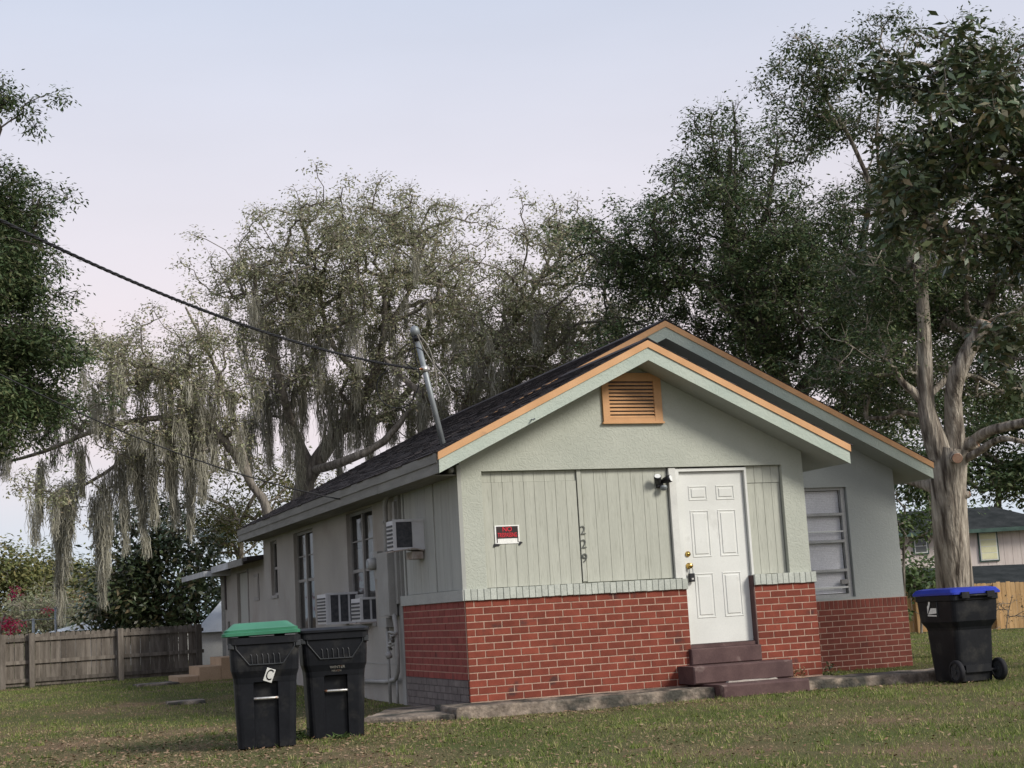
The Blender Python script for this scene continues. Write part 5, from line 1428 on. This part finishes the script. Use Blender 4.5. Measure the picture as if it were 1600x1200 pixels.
# far trees on the left
far = [(25, 915, 58, 42, 62, 'yellow green tree crown at the far left beyond the fence'), (98, 905, 50, 42, 66, 'rounded green tree behind the tall metal post'), (150, 925, 34, 45, 60, 'small green tree left of the dark magnolia'), (-50, 900, 60, 60, 62, 'green tree peeping in at the far left edge')]
for px, py, rx, ry, d, lab in far:
    tree('distant_tree', lab, footpt(px, d), [[foot(px, d, 6)] + LM((px, py + 40, d, 4), (px, py, d, 2))], [LB(px, py, d, rx, ry, 2, 60), LB(px + 6, py + 50, d, rx * 0.9, 40, 2, 40)],
         'leaf_far', 0.22, 70, 0.75, 'bark', twig=0.012, group='far trees on the left')
tree('bougainvillea', 'bougainvillea bush with magenta flowers above the fence at the left edge', footpt(0, 36), [[foot(0, 36, 5)] + LM((0, 990, 36, 3), (8, 960, 36, 2))],
     [LB(0, 978, 36, 10, 12, 0.3, 5), LB(30, 982, 36, 6, 8, 0.2, 3), LB(2, 945, 36, 6, 6, 0.2, 2), LB(12, 962, 36, 6, 6, 0.2, 2)], 'petal', 0.08, 46, 0.14, 'bark', cat='bush', twig=0.006)
tree('grey_shrub', 'grey green shrub tangle beyond the fence beside the red flowers', footpt(45, 48), [[foot(45, 48, 4)] + LM((45, 980, 48, 3), (45, 960, 48, 2))],
     [LB(45, 960, 48, 55, 30, 1.2, 50), LB(110, 985, 48, 60, 25, 1.2, 40)], 'leaf_live', 0.14, 60, 0.5, 'bark_pale', cat='bush', twigs=6)
tree('dry_shrub', 'dry orange brown shrub beyond the fence near the metal roof', footpt(122, 50), [[foot(122, 50, 3)] + LM((122, 975, 50, 2), (124, 958, 50, 1.5))],
     [LB(125, 960, 50, 36, 16, 1, 26)], 'leaf_dry', 0.13, 50, 0.4, 'bark', cat='bush', twigs=5)
# right background
tree('distant_tree', 'dark tree mass rising behind the pink house', footpt(1560, 78), [[foot(1560, 78, 6)] + LM((1560, 800, 78, 5), (1560, 720, 78, 3))],
     [LB(1570, 735, 78, 110, 70, 4, 110), LB(1440, 715, 78, 80, 70, 4, 80), LB(1610, 640, 78, 80, 60, 4, 60), LB(1510, 650, 78, 90, 50, 4, 50)], 'leaf_dark', 0.30, 70, 1.1, 'bark', twig=0.014)
tree('young_tree', 'bright green young tree between the house corner and the oak trunk', footpt(1412, 33), [[foot(1412, 33, 3)] + LM((1412, 860, 33, 2), (1414, 790, 33, 1.5))],
     [LB(1408, 805, 33, 15, 34, 0.5, 20), LB(1402, 845, 33, 10, 22, 0.4, 8)], 'leaf_bright', 0.12, 60, 0.28, 'bark')
tree('leafy_shrub', 'low leafy green shrub left of the pale oak trunk', footpt(1440, 44), [[foot(1440, 44, 2)] + LM((1440, 920, 44, 2), (1442, 895, 44, 1.5))],
     [LB(1446, 895, 44, 22, 14, 0.6, 22), LB(1428, 912, 44, 20, 12, 0.5, 12)], 'leaf_bright', 0.19, 45, 0.32, 'bark', cat='bush')
tree('vine', 'thin brown vine climbing over the tan board fence', footpt(1580, 43.5), [[foot(1572, 43.5, 0.8)] + LM((1575, 960, 43.5, 0.7), (1582, 930, 43.5, 0.5))],
     [LB(1574, 955, 43.6, 10, 22, 0.15, 10), LB(1592, 962, 43.6, 8, 12, 0.15, 5)], 'leaf_dry', 0.09, 18, 0.2, 'bark', cat='vine', twig=0.006)

# ------------------------------------------------------------------ lawn: blades, fallen leaves, weeds
def in_house(x, y):
    h_ = (x > -0.02) & (x < WM) & (y > D) & (y < 16.6)
    h_ |= (x > -0.42) & (x < 4.6) & (y > -0.66) & (y <= D)
    h_ |= (x > 3.7) & (x < 6.1) & (y > -0.82) & (y < -0.2)
    h_ |= (x > 2.5) & (x < 3.85) & (y > -0.9) & (y < 0)
    h_ |= (x > -1.4) & (x < 0) & (y > 13.2) & (y < 14.5)
    return h_
def noise2(x, y):
    return 1.25 * (np.sin(x * 0.9 + 1.3 * np.sin(y * 0.7)) + np.sin(y * 1.1 + 0.5 + 1.1 * np.sin(x * 1.3)) + 0.7 * np.sin(2.3 * x + 1.9 * y) + 0.6 * np.sin(3.7 * x - 2.9 * y + 1)) / 3.3
def frustum_points(n, d0, d1, power):
    """ground points spread over what the lens can see plus a margin"""
    u = rng.uniform(0, 1, n); d = (d0 ** power + u * (d1 ** power - d0 ** power)) ** (1 / power)
    s = rng.uniform(-0.42, 0.42, n) * d
    x = CAM[0] + math.sin(YAW) * d + math.cos(YAW) * s; y = CAM[1] + math.cos(YAW) * d - math.sin(YAW) * s
    k = ~in_house(x, y)
    return x[k], y[k], d[k]
def blades(n, d0, d1, power, h, wdt, name, mat, dry):
    x, y, d = frustum_points(n, d0, d1, power)
    w_ = noise2(x, y) + 1.25 * np.exp(-((x + 4.0) ** 2 / 9 + (y + 2.0) ** 2 / 20)) + 0.35 * np.exp(-((y + 1.1) / 0.5) ** 2) * (x < 2.5) - 0.42 * np.clip((x - 0.0) / 3, 0, 1) - 0.35 * np.clip((y - 7) / 4, 0, 1)
    w_ = w_ + rng.normal(size=len(x)) * 0.30
    keep = (w_ > 0.0) if dry else (w_ <= 0.30)
    x, y, d = x[keep], y[keep], d[keep]
    m = len(x); z = gz(x, y)
    hh = h * rng.uniform(0.4, 1.4, m) * (1 + 0.02 * d)
    ang = rng.uniform(0, 2 * math.pi, m); sd_ = np.stack([np.cos(ang), np.sin(ang), np.zeros(m)], 1) * (wdt * (0.7 + 0.035 * d) * rng.uniform(0.7, 1.3, m))[:, None]
    p = np.stack([x, y, z - 0.005], 1)
    lean = rng.normal(size=(m, 3)) * (0.55 if not dry else 1.1); lean[:, 2] = 1
    lean /= np.linalg.norm(lean, axis=1, keepdims=True)
    tip = p + lean * hh[:, None]
    v = np.stack([p - sd_, p + sd_, tip], 1).reshape(-1, 3)
    o = link(name, big_mesh(name, v, np.arange(3 * m).reshape(m, 3), mat)); stuff(o)
    return o
MT['grass'] = leaf_mat('grass_blade', [(0.070, 0.11, 0.022), (0.125, 0.18, 0.038), (0.20, 0.25, 0.065), (0.46, 0.40, 0.20)], trans=0.2, rough=0.8, spec=0.1)
MT['straw'] = leaf_mat('dry_grass_blade', [(0.17, 0.12, 0.066), (0.29, 0.21, 0.125), (0.50, 0.385, 0.245), (0.13, 0.115, 0.05)], trans=0.1, rough=0.9, spec=0.05)
o = blades(400000, 8.5, 46, 0.45, 0.026, 0.0026, 'green_grass', 'grass', False); tag(o, 'short green lawn grass around the house', 'grass')
o = blades(260000, 8.5, 40, 0.45, 0.020, 0.0026, 'dry_grass', 'straw', True); tag(o, 'dry straw coloured patches of the lawn', 'grass')
x, y, d = frustum_points(60000, 8.5, 34, 0.8)
pr_ = 0.10 + 0.9 * np.exp(-((x + 3.8) ** 2 / 10 + (y + 2.2) ** 2 / 16)) + 0.7 * np.exp(-((y + 0.9) ** 2 / 0.25)) * (x > -1.5) * (x < 6.5)
k = rng.uniform(0, 1, len(x)) < pr_
x, y = x[k], y[k]
lc = np.stack([x, y, gz(x, y) + 0.012], 1)
nrm = rand_unit(len(lc)) * 0.5; nrm[:, 2] = 1.0
dirs = rand_unit(len(lc)); dirs -= nrm * np.sum(dirs * nrm, 1, keepdims=True) / np.sum(nrm * nrm, 1, keepdims=True); dirs /= np.linalg.norm(dirs, axis=1, keepdims=True)
sd_ = np.cross(nrm, dirs); sd_ /= np.linalg.norm(sd_, axis=1, keepdims=True)
Ls = rng.uniform(0.02, 0.055, len(lc))[:, None]
lv = np.stack([lc, lc + dirs * Ls * 0.5 + sd_ * Ls * 0.25, lc + dirs * Ls, lc + dirs * Ls * 0.5 - sd_ * Ls * 0.25], 1).reshape(-1, 3)
o = link('fallen_leaves', big_mesh('fallen_leaves', lv, np.arange(len(lv)).reshape(-1, 4), 'litter')); stuff(o); tag(o, 'brown fallen leaves scattered over the lawn', 'leaves')
# longer tufts
x, y, d = frustum_points(900, 8.5, 30, 0.6)
n_t = 26
X_ = np.repeat(x, n_t) + rng.normal(size=len(x) * n_t) * 0.035; Y_ = np.repeat(y, n_t) + rng.normal(size=len(x) * n_t) * 0.035
kk = ~in_house(X_, Y_); X_, Y_ = X_[kk], Y_[kk]
m_ = len(X_)
p_ = np.stack([X_, Y_, gz(X_, Y_) - 0.005], 1)
ln = rng.normal(size=(m_, 3)) * 0.45; ln[:, 2] = 1; ln /= np.linalg.norm(ln, axis=1, keepdims=True)
an = rng.uniform(0, 2 * math.pi, m_); sd_ = np.stack([np.cos(an), np.sin(an), np.zeros(m_)], 1) * 0.004
tp = p_ + ln * rng.uniform(0.03, 0.075, m_)[:, None]
o = link('grass_tufts', big_mesh('grass_tufts', np.stack([p_ - sd_, p_ + sd_, tp], 1).reshape(-1, 3), np.arange(3 * m_).reshape(m_, 3), 'grass')); stuff(o); tag(o, 'longer green grass tufts dotted over the lawn', 'grass')
# weeds at the wall foot and between the bins
def weed(label, c, r, h, n, mat):
    c = np.array(c, float)
    t = thing('weed', label, 'weed', c, 0, 'weeds by the house')
    a = rng.uniform(0, 2 * math.pi, n); rr_ = r * rng.uniform(0, 1, n)
    p = np.stack([np.cos(a) * rr_, np.sin(a) * rr_ * 0.5, rng.uniform(0, h, n)], 1)
    v, f = leaf_cards(p, 0.06, 0.35, -0.6)
    link('leaves', big_mesh('weed', v, f, mat), t)
weed('small green weed at the foot of the black lidded bin', (*P(535, 1143, 14.0)[:2], -0.13), 0.12, 0.05, 60, 'leaf_bright')
weed('brown dried weed beside the front steps by the brick pier', (4.02, -0.10, 0.0), 0.20, 0.10, 120, 'leaf_dry')
weed('dark weed in the corner where the pier meets the recessed wall', (4.75, 0.25, -0.12), 0.18, 0.22, 120, 'leaf_mag')
weed('green tuft of weed growing between the two bins', (*P(470, 1140, 14.2)[:2], -0.13), 0.10, 0.10, 90, 'leaf_bright')
